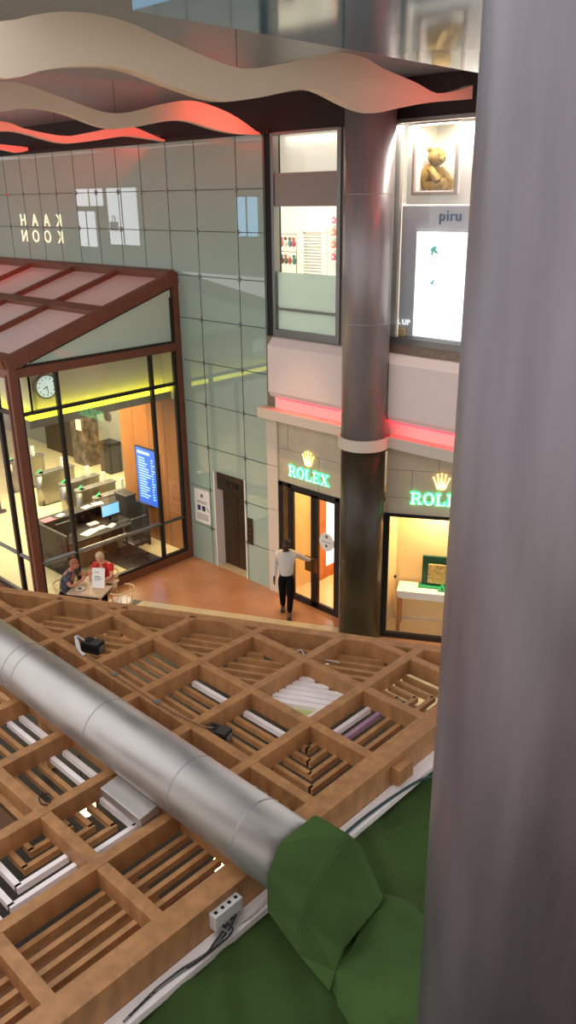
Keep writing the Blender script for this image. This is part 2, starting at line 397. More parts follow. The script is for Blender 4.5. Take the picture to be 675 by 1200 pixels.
for k, (x, top, bot) in W.items():
    tp = spline(top, 6); bt = spline(bot, 6)
    b = MB(); n = 60
    def samp(c, y):
        for p, q in zip(c, c[1:]):
            if p.x <= y <= q.x and q.x > p.x: return p.y+(q.y-p.y)*(y-p.x)/(q.x-p.x)
        return c[-1].y
    y0, y1 = top[0][0], 11.4 if k == 1 else 11.6
    rows = []
    for i in range(n+1):
        y = y0+(y1-y0)*i/n; zt, zb = samp(tp, y), samp(bt, y)
        if zt-zb < .04: zt = zb+.04
        rows.append([b.bm.verts.new(p) for p in ((x, y, zb), (x, y, zt), (x-.14, y, zt), (x-.14, y, zb))])
    for A, B in zip(rows, rows[1:]):
        for j in range(4):
            b.bm.faces.new((A[j], A[(j+1) % 4], B[(j+1) % 4], B[j]))
    b.bm.faces.new(rows[0]); b.bm.faces.new(rows[-1][::-1])
    o = tag(b.build('ceiling_baffle', 'baffle'), lab[k], 'ceiling baffle', 'wavy ceiling baffles')
    for yy in (y0+.4, (y0+y1)/2, y1-.5):
        q = MB(); q.cyl((x-.07, yy, samp(tp, yy)-.02), (x-.07, yy, 10.05), .004, m='black', n=6); q.build('hanger', parent=o)
    if k > 1 or True:
        q = MB(); n_ = 14; ys = [max(y0+.3, y1-(2.6 if k == 1 else 5))+i*(y1-.1-max(y0+.3, y1-(2.6 if k == 1 else 5)))/n_ for i in range(n_+1)]
        q.tube([(x-.16, yy, (samp(tp, yy)+samp(bt, yy))/2+.04) for yy in ys], .015, 'red_led_ceiling', 6); q.build('led_strip', parent=o, label='red light strip on the rear face')

# ------------------------------------------------------------------ columns
b = MB(); b.cyl((-8.78, 11.16, 4.25), (-8.78, 11.16, 10.04), .41, m='column_mid', n=64)
c1 = b.build('column'); tag(c1, 'round bronze grey column standing between the two lit shop fronts, dark lacquer below', 'column', kind='structure')
for z in (6.3, 8.35):
    q = MB(); q.lathe([(.4105, -.006), (.4125, 0), (.4105, .006)], (-8.78, 11.16, z), 48, 'column_mid'); q.build('joint', parent=c1)
b = MB(); b.cyl((-8.78, 11.16, 0), (-8.78, 11.16, 4.09), .405, m='column_base', n=64); b.build('column_sleeve', parent=c1, label='dark brown lacquered lower sleeve')
b = MB(); b.cyl((-1.15, 2.77, 0), (-1.15, 2.77, 12.5), .475, m='column', n=96)
c2 = b.build('column'); tag(c2, 'thick bare grey metallic column rising through the green cloth', 'column', kind='structure')

# ------------------------------------------------------------------ shop front: fascia, band, stone
b = MB()
b.box((-11.45, WY+.0, 4.3), (-9.1, WY+.2, 5.72), 'stone_sill'); b.box((-8.62, WY, 4.3), (-3, WY+.2, 5.72), 'stone_sill'); b.box((-9.1, WY, 3.9), (-8.62, WY+.2, 9.42), 'spandrel')
b.box((-11.73, WY+.06, 5.72), (-11.45, WY+.2, 9.42), 'black_wall'); b.box((-11.73, WY, 4.0), (-11.45, WY+.2, 5.72), 'stone_sill')
b.box((-9.78, WY, 5.72), (-9.1, WY+.2, 9.42), 'spandrel'); b.box((-7.0, WY+.0, 5.72), (-3, WY+.2, 9.42), 'spandrel')
# lower stone cladding: pilaster beside the doors and field above them
b.box((-11.73, WY-.05, 0), (-11.42, WY+.2, 4.06), 'band', .004)
b.box((-11.42, WY, 2.69), (-9.0, WY+.2, 4.06), 'stone'); b.box((-9.73, WY, 0), (-9.0, WY+.2, 2.69), 'stone')
for x in (-11.15, -10.3, -9.5): b.box((x-.004, WY-.002, 3.42 if x != -10.3 else 2.7), (x+.004, WY+.01, 4.05 if x != -10.3 else 3.42), 'grout')
for z in (3.42,): b.box((-11.42, WY-.002, z-.004), (-9.0, WY+.01, z+.004), 'grout')
for z in (1.0, 2.0, 3.0): b.box((-11.73, WY-.053, z-.004), (-11.42, WY, z+.004), 'grout')
tag(b.build('wall_front'), 'shop front wall of beige stone cladding around the illuminated letters', 'wall', kind='structure')
def fascia(x0, x1, chamfer, name_label):
    o = thing('fascia_box', name_label, 'fascia', ((x0+x1)/2, WY-.15, 4.57))
    b = MB()
    P = [(0, 5.74), (-.16, 5.74), (-.3, 5.6), (-.3, 4.68), (-.24, 4.57), (0, 4.57)]
    V = []
    xs = [x0, x0+chamfer, x1]
    for i, x in enumerate(xs):
        V.append([b.bm.verts.new((x, WY-.001+(dy if i else max(dy, -.12)), z)) for dy, z in P])
    for A, B in zip(V, V[1:]):
        for j in range(6): b.bm.faces.new((A[j], A[(j+1) % 6], B[(j+1) % 6], B[j]))
    b.bm.faces.new(V[0]); b.bm.faces.new(V[-1][::-1])
    b.build('shell', 'fascia', parent=o)
    b = MB(); b.box((x0+.02, WY-.1, 4.292), (x1, WY-.001, 4.57), 'fascia'); b.build('recess', parent=o)
    b = MB(); b.box((x0+.15, WY-.17, 4.53), (x1, WY-.12, 4.568), 'red_led'); b.build('led_strip', parent=o, label='red glowing light strip under the box')
    return o
fascia(-11.42, -9.22, .03, 'pinkish white box panel with red light under it, above the glazed entrance doors')
fascia(-8.62, -3.2, .22, 'pinkish white box panel with red light under it, above the display window')
b = MB()
b.box((-11.73, WY-.3, 4.08), (-9.12, WY, 4.29), 'band', .008); b.box((-8.46, WY-.3, 4.08), (-3, WY+.0, 4.29), 'band', .008)
b.lathe([(.415, 0), (.46, 0), (.46, .21), (.415, .21), (.415, 0)], (-8.78, 11.16, 4.08), 64, 'band', smooth=False)
tag(b.build('trim_1'), 'cream band running along the shop front and curling around the bronze column', 'trim', kind='structure')

# ------------------------------------------------------------------ letters
def arc(cx, cy, rx, ry, a0, a1, n): return [(cx+rx*math.cos(a0+(a1-a0)*i/n), cy+ry*math.sin(a0+(a1-a0)*i/n)) for i in range(n+1)]
def ring(cx, cy, rx, ry, ix, iy, a0, a1, n):
    o = arc(cx, cy, rx, ry, a0, a1, n); i = arc(cx, cy, ix, iy, a0, a1, n)
    return [[o[k], o[k+1], i[k+1], i[k]] for k in range(n)]
def R4(x0, y0, x1, y1): return [(x0, y0), (x1, y0), (x1, y1), (x0, y1)]
GL = {
 'R': [R4(.1, 0, .3, 1), R4(0, 0, .4, .1), R4(0, .9, .35, 1), R4(.3, .9, .5, 1), R4(.3, .44, .5, .54)]+ring(.5, .72, .3, .28, .11, .18, -PI/2, PI/2, 8)+[[(.42, .5), (.6, .5), (.84, .08), (.64, .08)], R4(.58, 0, .95, .1)],
 'O': ring(.45, .5, .45, .52, .25, .4, 0, 2*PI, 24),
 'L': [R4(.1, 0, .3, 1), R4(0, .9, .42, 1), R4(0, 0, .78, .11), [(.66, .1), (.78, .1), (.8, .36), (.73, .36)]],
 'E': [R4(.1, 0, .3, 1), R4(0, .9, .78, 1), R4(0, 0, .8, .11), R4(.3, .46, .58, .55), R4(.54, .36, .61, .65), [(.7, .9), (.78, .9), (.8, .68), (.74, .68)], [(.68, .1), (.8, .1), (.83, .34), (.76, .34)]],
 'X': [[(.1, .97), (.32, .97), (.84, .04), (.62, .04)], [(.68, .97), (.8, .97), (.24, .04), (.1, .04)], R4(0, .9, .4, 1), R4(.56, .9, .9, 1), R4(0, 0, .38, .1), R4(.52, 0, .94, .1)],
}
ADV = {'R': 1.0, 'O': .98, 'L': .88, 'E': .92, 'X': .95}
def rolex(o3, u, n, H, label):
    u = Vector(u); n = Vector(n); o3 = Vector(o3)
    root = thing('wall_sign', label, 'sign', o3)
    x = 0
    tot = sum(ADV[c] for c in 'ROLEX')
    for ch in 'ROLEX':
        b = MB()
        for p in GL[ch]: b.prism([((x+px-tot/2)*H, py*H) for px, py in p], o3+n*.012, u, Z_, n, .018, 'letter', 'letter_side')
        # green back plate of the letter, a little larger than its face
        for p in GL[ch]:
            cx = sum(q[0] for q in p)/len(p); cy = sum(q[1] for q in p)/len(p)
            b.prism([((x+px+.035*(1 if px > cx else -1)-tot/2)*H, (py+.035*(1 if py > cy else -1))*H) for px, py in p], o3+n*.002, u, Z_, n, .01, 'letter_side', 'letter_side')
        b.build('letter_'+ch.lower(), parent=root); x += ADV[ch]
    b = MB(); cw = 1.05*H; cy0 = 1.35*H
    ov = arc(0, cy0+.1*H, .34*H, .1*H, 0, 2*PI, 20)[:-1]
    b.prism(ov, o3+n*.02, u, Z_, n, .018, 'crown', 'crown_side')
    for k, (tx, ty) in enumerate(((-.62, .98), (-.32, 1.24), (0, 1.33), (.32, 1.24), (.62, .98))):
        bx = tx*.42*H
        b.prism([(bx-.1*H, cy0+.12*H), (bx+.1*H, cy0+.12*H), (tx*H+.035*H, cy0+ty*H), (tx*H-.035*H, cy0+ty*H)], o3+n*.02, u, Z_, n, .018, 'crown', 'crown_side')
        b.prism(arc(tx*H, cy0+ty*H, .085*H, .085*H, 0, 2*PI, 12)[:-1], o3+n*.02, u, Z_, n, .02, 'crown', 'crown_side')
    b.prism(arc(0, cy0+.09*H, .2*H, .05*H, 0, 2*PI, 16)[:-1], o3+n*.038, u, Z_, n, .004, 'crown_side')
    b.build('crown_emblem', parent=root, label='pale gold crown emblem')
    return root
rolex((-10.56, WY, 2.87), X_, -Y_, .235, 'green illuminated letters under a gold crown above the glazed entrance doors')

# ------------------------------------------------------------------ boutique entrance doors (door_1)
d1 = thing('door_1', 'black framed glazed double doors of the beige boutique', 'door', (-10.55, WY, 0), kind='structure')
b = MB()
for x0, x1 in ((-11.42, -11.3), (-11.16, -11.04), (-9.83, -9.73)): b.box((x0, WY-.03, 0), (x1, WY+.08, 2.69), 'black', .004)
b.box((-11.42, WY-.03, 2.6), (-9.73, WY+.08, 2.69), 'black', .004); b.box((-11.42, WY-.02, 0), (-9.73, WY+.08, .03), 'black')
b.build('door_frame', parent=d1)
b = MB(); b.box((-11.3, WY+.02, .03), (-11.16, WY+.03, 2.6), 'glass_shop'); b.build('side_light', parent=d1)
for k, (x0, x1) in enumerate(((-11.04, -10.41), (-10.4, -9.83))):
    b = MB()
    b.box((x0, WY-.02, .03), (x0+(.03 if k == 0 else .1), WY+.04, 2.6), 'black', .003); b.box((x1-(.09 if k == 0 else .03), WY-.02, .03), (x1, WY+.04, 2.6), 'black', .003)
    b.box((x0, WY-.02, .03), (x1, WY+.04, .14), 'black', .003); b.box((x0, WY-.02, 2.54), (x1, WY+.04, 2.6), 'black', .003)
    lf = b.build('door_leaf', parent=d1)
    b = MB(); b.box((x0+.03, WY+.005, .12), (x1-.03, WY+.015, 2.56), 'glass_shop'); b.build('pane', parent=lf)
    hx = (-10.62, -10.42) if k == 0 else (-10.39, -10.3)
    b = MB(); b.box((hx[0], WY-.075, .86), (hx[1], WY-.045, 1.2), 'bronze', .004)
    for z in (.93, 1.12): b.cyl((sum(hx)/2, WY-.05, z), (sum(hx)/2, WY-.015, z), .015, m='bronze', n=10)
    b.build('handle', parent=lf, label='bronze door handle plate')
    if k == 1:
        b = MB(); b.cyl((-10.07, WY-.008, 1.64), (-10.07, WY+.004, 1.64), .2, m='paper', n=40); st = b.build('round_sticker', parent=lf, label='round white sticker')
        b = MB(); b.box((-10.2, WY-.012, 1.635), (-9.94, WY-.007, 1.645), 'ink'); b.box((-10.1, WY-.012, 1.53), (-10.05, WY-.007, 1.58), 'black'); b.prism(arc(-10.07, 1.76, .035, .04, 0, 2*PI, 12)[:-1], (0, WY-.007, 0), X_, Z_, -Y_, .005, 'ink')
        b.build('print', parent=st)
# boutique interior
b = MB()
b.box((-11.42, WY+.2, 0), (-11.3, 16, 3.0), 'warm_wall'); b.box((-11.42, 15.9, 0), (-8.9, 16, 3.0), 'warm_wall'); b.box((-8.95, WY+.2, 0), (-8.83, 16, 3.0), 'warm_wall')
tag(b.build('wall_interior'), 'warm beige inner walls of the boutique seen through the doors', 'wall', kind='structure')
b = MB(); b.box((-11.3, WY+.09, 0), (-8.95, 15.9, .02), 'warm_floor'); tag(b.build('floor'), 'beige marble floor inside the boutique entrance', 'floor', kind='structure')
b = MB(); b.box((-11.42, WY+.2, 3.0), (-8.83, 16, 3.1), 'warm_wall')
ce = tag(b.build('ceiling'), 'ceiling inside the boutique entrance', 'ceiling', kind='structure')
lp = thing('wall_lightbox', 'tall glowing white panel in an orange oak frame just inside the glazed doors', 'light panel', (-11.2, 13.3, .02))
b = MB()
b.box((-11.3, 12.58, .02), (-11.16, 12.9, 2.6), 'oak', .006); b.box((-11.3, 14.2, .02), (-11.16, 14.5, 2.6), 'oak', .006); b.box((-11.3, 12.9, .02), (-11.16, 14.2, .3), 'oak', .006); b.box((-11.3, 12.9, 2.4), (-11.16, 14.2, 2.6), 'oak', .006)
b.build('frame', parent=lp)
b = MB(); b.box((-11.28, 12.9, .3), (-11.2, 14.2, 2.4), 'lightbox'); b.build('screen', parent=lp)
b = MB(); b.box((-11.2, 13.3, .32), (-11.196, 13.55, .75), 'leaf_teal'); b.build('print', parent=lp)

# ------------------------------------------------------------------ display window, turned 30 degrees
A30 = math.radians(29.9); DU = Vector((math.cos(A30), math.sin(A30), 0)); DN = Vector((-math.sin(A30), math.cos(A30), 0))
O2 = Vector((-8.55, 11.69, 0))
T2 = Matrix(((DU.x, DN.x, 0, O2.x), (DU.y, DN.y, 0, O2.y), (0, 0, 1, 0), (0, 0, 0, 1)))
def b2(bm_, lo, hi, m, bev=0): bm_.box(lo, hi, m, bev, T=T2)
b = MB(); b2(b, (-.06, 0, 2.68), (3.2, .2, 4.2), 'stone')
for z in (3.0, 3.55): b2(b, (-.06, -.002, z-.004), (3.2, .01, z+.004), 'grout')
for s_, z0, z1 in ((.42, 3.0, 3.55), (1.4, 3.55, 4.2), (1.5, 3.0, 3.55), (.9, 3.55, 4.2)): b2(b, (s_-.004, -.002, z0), (s_+.004, .01, z1), 'grout')
tag(b.build('wall_side'), 'beige stone wall above the display window beside the bronze column', 'wall', kind='structure')
w3 = thing('window_3', 'black framed display window with a white table inside', 'window', O2, kind='structure')
b = MB(); b2(b, (-.08, -.04, 0), (.03, .06, 2.68), 'black', .004); b2(b, (.03, -.04, 2.62), (3.2, .06, 2.68), 'black', .004); b2(b, (.03, -.04, 0), (3.2, .06, .1), 'black', .004); b2(b, (2.1, -.04, .1), (2.18, .06, 2.62), 'black', .004)
b.build('window_frame', parent=w3)
b = MB(); b2(b, (.03, .0, .1), (2.1, .01, 2.62), 'glass_shop'); b.build('pane', parent=w3)
b = MB(); b2(b, (-.05, .75, 0), (3.2, .85, 2.9), 'warm_wall'); b2(b, (-.1, .0, 0), (-.02, .85, 2.9), 'warm_wall'); b2(b, (3.2, .0, 0), (3.25, .85, 2.9), 'warm_wall')
b2(b, (.1, .745, .13), (.115, .75, .2), 'grout'); b2(b, (-.02, .74, 0), (3.2, .75, .09), 'stone')
tag(b.build('wall_niche'), 'warm beige back wall of the display window', 'wall', kind='structure')
b = MB(); b2(b, (-.02, .06, 0), (3.2, .74, .03), 'warm_floor'); tag(b.build('floor'), 'beige marble floor of the display window', 'floor', kind='structure')
b = MB(); b2(b, (-.1, .06, 2.9), (3.25, .85, 2.96), 'warm_wall'); tag(b.build('ceiling'), 'ceiling of the display window niche', 'ceiling', kind='structure')
q = MB(); q.cyl(T2 @ Vector((.1, .70, 1.0)), T2 @ Vector((.1, .75, 1.0)), .03, m='black', n=12); tag(q.build('wall_peg'), 'small dark peg on the beige back wall of the display window', 'peg')
tb = thing('display_table', 'white topped console table with wooden legs in the display window', 'table', T2 @ Vector((.95, .4, .03)))
b = MB(); b2(b, (.2, .18, .89), (1.75, .66, .95), 'white', .006); b.build('tabletop', parent=tb)
b = MB(); b2(b, (.22, .2, .78), (1.73, .64, .89), 'white', .004); b.build('apron', parent=tb)
for s_ in (.21, 1.66):
    for t_ in (.2, .57):
        b = MB(); b2(b, (s_, t_, .03), (s_+.07, t_+.07, .8), 'oak', .005); b.build('leg', parent=tb)
db = thing('display_board', 'dark green display board with a gold relief on the white console table', 'display board', T2 @ Vector((.95, .5, .95)))
b = MB(); b2(b, (.66, .5, .95), (1.5, .56, 1.62), 'green_board', .004); b.build('panel', parent=db)
b = MB(); b2(b, (.6, .4, .95), (1.5, .6, .99), 'green_base', .004); b2(b, (1.0, .3, .95), (1.2, .4, .985), 'green_base', .004); b.build('base', parent=db)
b = MB(); b2(b, (.78, .47, 1.04), (1.4, .5, 1.46), 'gold', .006); b.build('relief', parent=db)
q = MB(); q.cyl(T2 @ Vector((1.08, .33, .985)), T2 @ Vector((1.08, .33, 1.0)), .045, m='green_base', n=20); q.cyl(T2 @ Vector((1.08, .33, 1.0)), T2 @ Vector((1.08, .33, 1.09)), .02, .03, m='green_base', n=16); q.build('watch_stand', parent=db)
rolex(T2 @ Vector((.96, 0, 2.9)), DU, -DN, .235, 'green illuminated letters under a gold crown above the display window with the console table')

# ------------------------------------------------------------------ upper shop windows
w1 = thing('window_1', 'upper shop window left of the bronze column, frosted in its lower half', 'window', (-10.55, WY, 5.75), kind='structure')
b = MB()
b.box((-11.47, WY-.05, 5.72), (-11.4, WY+.1, 9.42), 'grey_metal', .004); b.box((-9.85, WY-.05, 5.72), (-9.76, WY+.1, 9.42), 'grey_metal', .004)
b.box((-11.4, WY-.05, 5.72), (-9.85, WY+.1, 5.88), 'grey_metal', .004); b.box((-11.4, WY-.04, 9.38), (-9.85, WY+.1, 9.43), 'grey_metal', .004)
b.build('window_frame', parent=w1)
b = MB(); b.box((-11.4, WY-.02, 8.16), (-9.85, WY+.1, 8.74), 'spandrel', .004); b.build('spandrel_panel', parent=w1)
b = MB(); b.box((-11.4, WY+.03, 8.74), (-9.85, WY+.04, 9.38), 'glass_shop'); b.build('pane', parent=w1)
b = MB(); b.box((-11.4, WY+.03, 6.97), (-9.85, WY+.04, 8.16), 'glass_shop'); b.build('pane', parent=w1)
b = MB(); b.box((-11.4, WY+.03, 5.88), (-9.85, WY+.04, 6.97), 'frosted'); b.build('frosted_pane', parent=w1, label='frosted green grey glass')
b = MB(); b.box((-11.4, WY+.0, 6.25), (-9.85, WY+.07, 6.3), 'grey_metal', .003); b.build('rail', parent=w1)
# shop room behind it
b = MB(); b.box((-14.6, 15.2, 5.6), (-3.5, 15.3, 9.6), 'shop_white'); b.box((-14.7, WY+.2, 5.6), (-14.6, 15.3, 9.6), 'shop_white'); b.box((-9.3, WY+.2, 5.6), (-9.2, 15.3, 9.6), 'shop_white'); b.box((-14.6, WY+.13, 5.6), (-11.8, WY+.2, 9.6), 'shop_white')
tag(b.build('wall_shop'), 'white inner walls of the upper children shop', 'wall', kind='structure')
b = MB(); b.box((-14.6, WY+.2, 9.6), (-3.5, 15.3, 9.7), 'shop_white'); tag(b.build('ceiling'), 'white ceiling of the upper shop', 'ceiling', kind='structure')
b = MB(); b.box((-14.6, WY+.2, 5.5), (-3.5, 15.3, 5.6), 'shop_white'); tag(b.build('floor'), 'pale floor of the upper shop', 'floor', kind='structure')
b = MB(); b.box((-11.6, WY+.3, 8.72), (-9.6, WY+.34, 9.5), 'sparkle_glow'); tag(b.build('fabric_screen'), 'sparkling white textured screen with added glow behind the top pane of the frosted shop window', 'screen')
kx = 15.2/WY
ld = thing('louvred_door', 'white louvred door inside the upper shop behind the frosted window', 'door', (-13.5, 15.15, 5.6))
b = MB(); b.box((-14.0, 15.12, 5.6), (-13.88, 15.2, 7.65), 'white', .004); b.box((-13.28, 15.12, 5.6), (-13.16, 15.2, 7.65), 'white', .004); b.box((-14.02, 15.1, 7.55), (-13.14, 15.21, 7.67), 'white', .004); b.build('frame', parent=ld)
b = MB()
for k in range(26): b.beam((-13.88, 15.16, 5.7+k*.07), (-13.28, 15.16, 5.7+k*.07), .05, .012, 'shop_white', up=(0, -.6, .8))
b.build('slat_panel', parent=ld)
pc = ['pink', 'white', 'orange_p', 'pink', 'teal_p', 'white']
nm = ['pink', 'white', 'orange', 'rose', 'teal', 'cream']
def package(x, y, z, m, lab, grp, w=.1, h=.13):
    q = MB(); q.box((x-w/2, y-.03, z-h/2), (x+w/2, y+.03, z+h/2), m, .008); q.box((x-w*.3, y-.033, z-h*.1), (x+w*.3, y-.03, z+h*.25), 'paper'); o = q.build('package')
    tag(o, lab, 'package', grp)
    q = MB(); q.box((x-.02, y-.012, z+h/2), (x+.02, y+.012, z+h/2+.03), m); q.build('hang_tab', parent=o)
sh = thing('wall_rack', 'white wall rack of small packages right of the louvred door in the upper shop', 'rack', (-12.72, 15.1, 6.9))
for k in range(4):
    b = MB(); b.box((-13.0, 14.98, 6.93+k*.27-.02), (-12.1, 15.19, 6.93+k*.27), 'white', .003); b.build('shelf', parent=sh)
rown = ['lowest', 'second', 'third', 'topmost']
for k in range(4):
    for j in range(4):
        package(-12.86+j*.2, 15.06, 7.0+k*.27, pc[(j+k*2) % 3 if k % 2 else (j*3+k) % 4], 'small pink and white package on the %s shelf of the white wall rack' % rown[k], 'packages on the %s shelf' % rown[k])
gr = thing('hanging_rail', 'wire rail hung with small toys left of the louvred door in the upper shop', 'rail', (-11.6, 12.55, 7.5))
b = MB(); b.tube([(-12.2, 12.6, 7.62), (-11.75, 12.6, 7.62)], .008, 'steel'); b.tube([(-12.2, 12.6, 7.28), (-11.75, 12.6, 7.28)], .008, 'steel'); b.build('bar', parent=gr)
b = MB(); b.tube([(-12.2, 12.6, 5.6), (-12.2, 12.6, 7.65)], .012, 'steel'); b.tube([(-11.75, 12.6, 5.6), (-11.75, 12.6, 7.65)], .012, 'steel'); b.build('post', parent=gr)
toyc = ['orange_p', 'white', 'teal_p', 'pink', 'rust', 'bag_grey', 'orange_p', 'teal_p']
for k in range(8):
    x = -12.16+.115*(k % 4)+random.uniform(-.01, .01); z = 7.5-.34*(k//4)
    q = MB(); q.ball((x, 12.6, z-.06), (.05, .04, .07), toyc[k]); q.ball((x, 12.59, z+.035), (.035, .035, .035), toyc[(k+3) % 8]); o = q.build('soft_toy')
    tag(o, 'small soft toy hanging on the %s bar of the wire rail' % ('upper' if k < 4 else 'lower'), 'toy', 'soft toys on the %s bar' % ('upper' if k < 4 else 'lower'))

w2 = thing('window_2', 'bright upper shop window right of the bronze column with a plush bear', 'window', (-7.9, WY, 5.8), kind='structure')
b = MB()
b.box((-8.66, WY-.05, 5.72), (-8.6, WY+.1, 9.46), 'grey_metal', .004); b.box((-8.6, WY-.05, 9.4), (-6.2, WY+.1, 9.46), 'grey_metal', .004); b.box((-8.6, WY-.05, 5.9), (-6.2, WY+.1, 6.02), 'grey_metal', .004); b.box((-8.6, WY-.05, 5.72), (-6.2, WY+.1, 5.9), 'stone_sill', .004); b.box((-6.26, WY-.05, 5.72), (-6.2, WY+.1, 9.4), 'grey_metal', .004)
b.build('window_frame', parent=w2)
b = MB(); b.box((-8.6, WY+.02, 6.02), (-6.26, WY+.03, 9.4), 'glass_shop'); b.build('pane', parent=w2)
# back lit white lining with a box niche for the bear
lb = thing('window_display', 'white window lining with a square niche and a blue grey panel', 'window display', (-7.5, WY+.3, 6.0))
b = MB(); b.box((-8.62, WY+.32, 8.18), (-8.40, WY+.36, 9.5), 'shop_white'); b.box((-8.40, WY+.32, 8.18), (-6.2, WY+.36, 8.36), 'shop_white'); b.box((-7.62, WY+.32, 8.36), (-6.2, WY+.36, 9.5), 'shop_white'); b.box((-8.40, WY+.32, 9.44), (-7.62, WY+.36, 9.5), 'shop_white'); b.build('lining', parent=lb)
b = MB(); b.box((-9.0, WY+.6, 8.2), (-8.44, WY+.64, 9.6), 'sparkle_glow'); b.build('fabric_panel', parent=lb)
b = MB()
for lo, hi in (((-8.44, WY+.26, 8.34), (-8.39, WY+.8, 9.44)), ((-7.64, WY+.26, 8.34), (-7.59, WY+.8, 9.44)), ((-8.39, WY+.26, 8.34), (-7.64, WY+.8, 8.39)), ((-8.39, WY+.26, 9.39), (-7.64, WY+.8, 9.44)), ((-8.44, WY+.8, 8.34), (-7.59, WY+.84, 9.44))): b.box(lo, hi, 'shop_white', .003)
nc = b.build('niche', parent=lb)
b = MB()
for lo, hi in (((-8.46, WY+.22, 8.32), (-8.41, WY+.27, 9.44)), ((-7.64, WY+.22, 8.32), (-7.59, WY+.27, 9.44)), ((-8.41, WY+.22, 8.32), (-7.64, WY+.27, 8.37)), ((-8.41, WY+.22, 9.36), (-7.64, WY+.27, 9.41))): b.box(lo, hi, 'spandrel', .003)
b.build('niche_frame', parent=nc, label='taupe square frame')
b = MB(); b.box((-8.56, WY+.14, 5.95), (-6.3, WY+.2, 8.16), 'bluegrey', .004); b.build('panel', parent=lb, label='blue grey panel')
bx = thing('poster_lightbox', 'tall glowing white poster light box below the blue lettering', 'light box', (-7.6, WY+.12, 6.03))
b = MB(); b.box((-8.24, WY+.09, 6.02), (-6.5, WY+.138, 7.8), 'bluegrey', .004); b.build('frame', parent=bx)
b = MB(); b.box((-8.2, WY+.08, 6.06), (-6.54, WY+.1, 7.76), 'lightbox'); b.build('screen', parent=bx)
b = MB()
for (x, z, r, a) in ((-7.86, 7.5, .07, .5), (-7.82, 7.46, .06, -.6), (-7.88, 7.44, .05, 1.4), (-7.83, 7.28, .025, .2), (-7.84, 6.98, .04, 1.1), (-7.86, 6.95, .035, -.4)):
    b.prism([(x+r*math.cos(t)*math.cos(a)-r*.45*math.sin(t)*math.sin(a), z+r*math.cos(t)*math.sin(a)+r*.45*math.sin(t)*math.cos(a)) for t in [2*PI*k/12 for k in range(12)]], (0, WY+.08, 0), X_, Z_, -Y_, .003, 'leaf_teal')
b.build('leaf_print', parent=bx)
def text(s, size, T, m, name, depth=.01, parent=None):
    cu = bpy.data.curves.new(name, 'FONT'); cu.body = s; cu.size = size; cu.extrude = depth; cu.space_character = 1.1
    o = bpy.data.objects.new(name, cu); COL.objects.link(o)
    me = bpy.data.meshes.new_from_object(o.evaluated_get(bpy.context.evaluated_depsgraph_get())); bpy.data.objects.remove(o)
    me.transform(T); me.name = name; me.materials.clear(); me.materials.append(M[m])
    for f in me.polygons: f.material_index = 0
    ob = bpy.data.objects.new(name, me); COL.objects.link(ob)
    if parent is not None:
        ob.parent = parent; me.transform(Matrix.Translation(-parent.location))
    return ob
def TW(x, y, z): return Matrix(((1, 0, 0, x), (0, 0, -1, y), (0, 1, 0, z), (0, 0, 0, 1)))
ps = thing('shop_sign', 'blue lower case shop name on the blue grey panel above the light box', 'sign', (-7.5, WY+.12, 7.9))
bpy.context.view_layer.update()
x = -7.82
for ch, adv in (('p', .14), ('i', .068), ('r', .1), ('u', .13)):
    text(ch, .24, TW(x, WY+.13, 7.93), 'teal_letter', 'letter_'+ch, .012, ps); x += adv
ls = thing('window_lettering', 'small white letters at the bottom corner of the bright shop window', 'sign', (-8.45, WY+.13, 6.2))
x = -8.57
for ch in 'LUP': text(ch, .13, TW(x, WY+.125, 6.22), 'white_letter', 'letter_'+ch.lower(), .006, ls); x += .1
q = MB(); q.box((-8.5, WY+.05, 6.03), (-8.36, WY+.12, 6.16), 'rattan', .01); tag(q.build('gift_box'), 'small tan box at the bottom corner of the bright shop window', 'box')
# bear, seated in the niche looking to the right
be = thing('plush_bear', 'golden plush teddy bear seated in the square window niche', 'toy bear', (-8.19, WY+.5, 8.39))
b = MB(); b.ball((-8.27, WY+.52, 8.6), (.2, .17, .21), n=24)
b.ball((-8.14, WY+.46, 8.9), (.15, .14, .135), n=24)
b.ball((-8.01, WY+.42, 8.86), (.06, .055, .05), n=16); b.build('body', 'plush', parent=be)
for dx, dy in ((-.08, -.1), (-.06, .1)):
    b = MB(); b.ball((-8.14+dx, WY+.46+dy, 9.01), (.045, .03, .045)); b.build('ear', 'plush', parent=be)
for dy in (-.14, .14):
    b = MB(); b.tube(spline([(-8.19, WY+.5+dy, 8.72), (-8.06, WY+.48+dy*1.1, 8.6), (-7.98, WY+.46+dy, 8.52)], 5), [.06]*4+[.065]*6+[.05], n=12); b.build('arm', 'plush', parent=be)
    b = MB(); b.tube(spline([(-8.24, WY+.5+dy*.8, 8.47), (-8.06, WY+.48+dy*.9, 8.46), (-7.94, WY+.47+dy*.9, 8.46)], 5), .07, n=12); b.ball((-7.91, WY+.47+dy*.9, 8.49), (.06, .07, .09)); b.build('leg', 'plush', parent=be)
b = MB(); b.ball((-7.96, WY+.41, 8.875), .018, 'black'); b.ball((-8.03, WY+.345, 8.93), .012, 'black'); b.ball((-8.01, WY+.49, 8.93), .012, 'black'); b.build('face', parent=be)
q = MB(); q.ball((-8.46, WY+.55, 8.5), (.06, .1, .11), 'rust'); q.ball((-8.46, WY+.5, 8.63), (.05, .05, .05), 'rust'); tag(q.build('soft_toy'), 'little brown soft toy behind the plush teddy bear', 'toy')

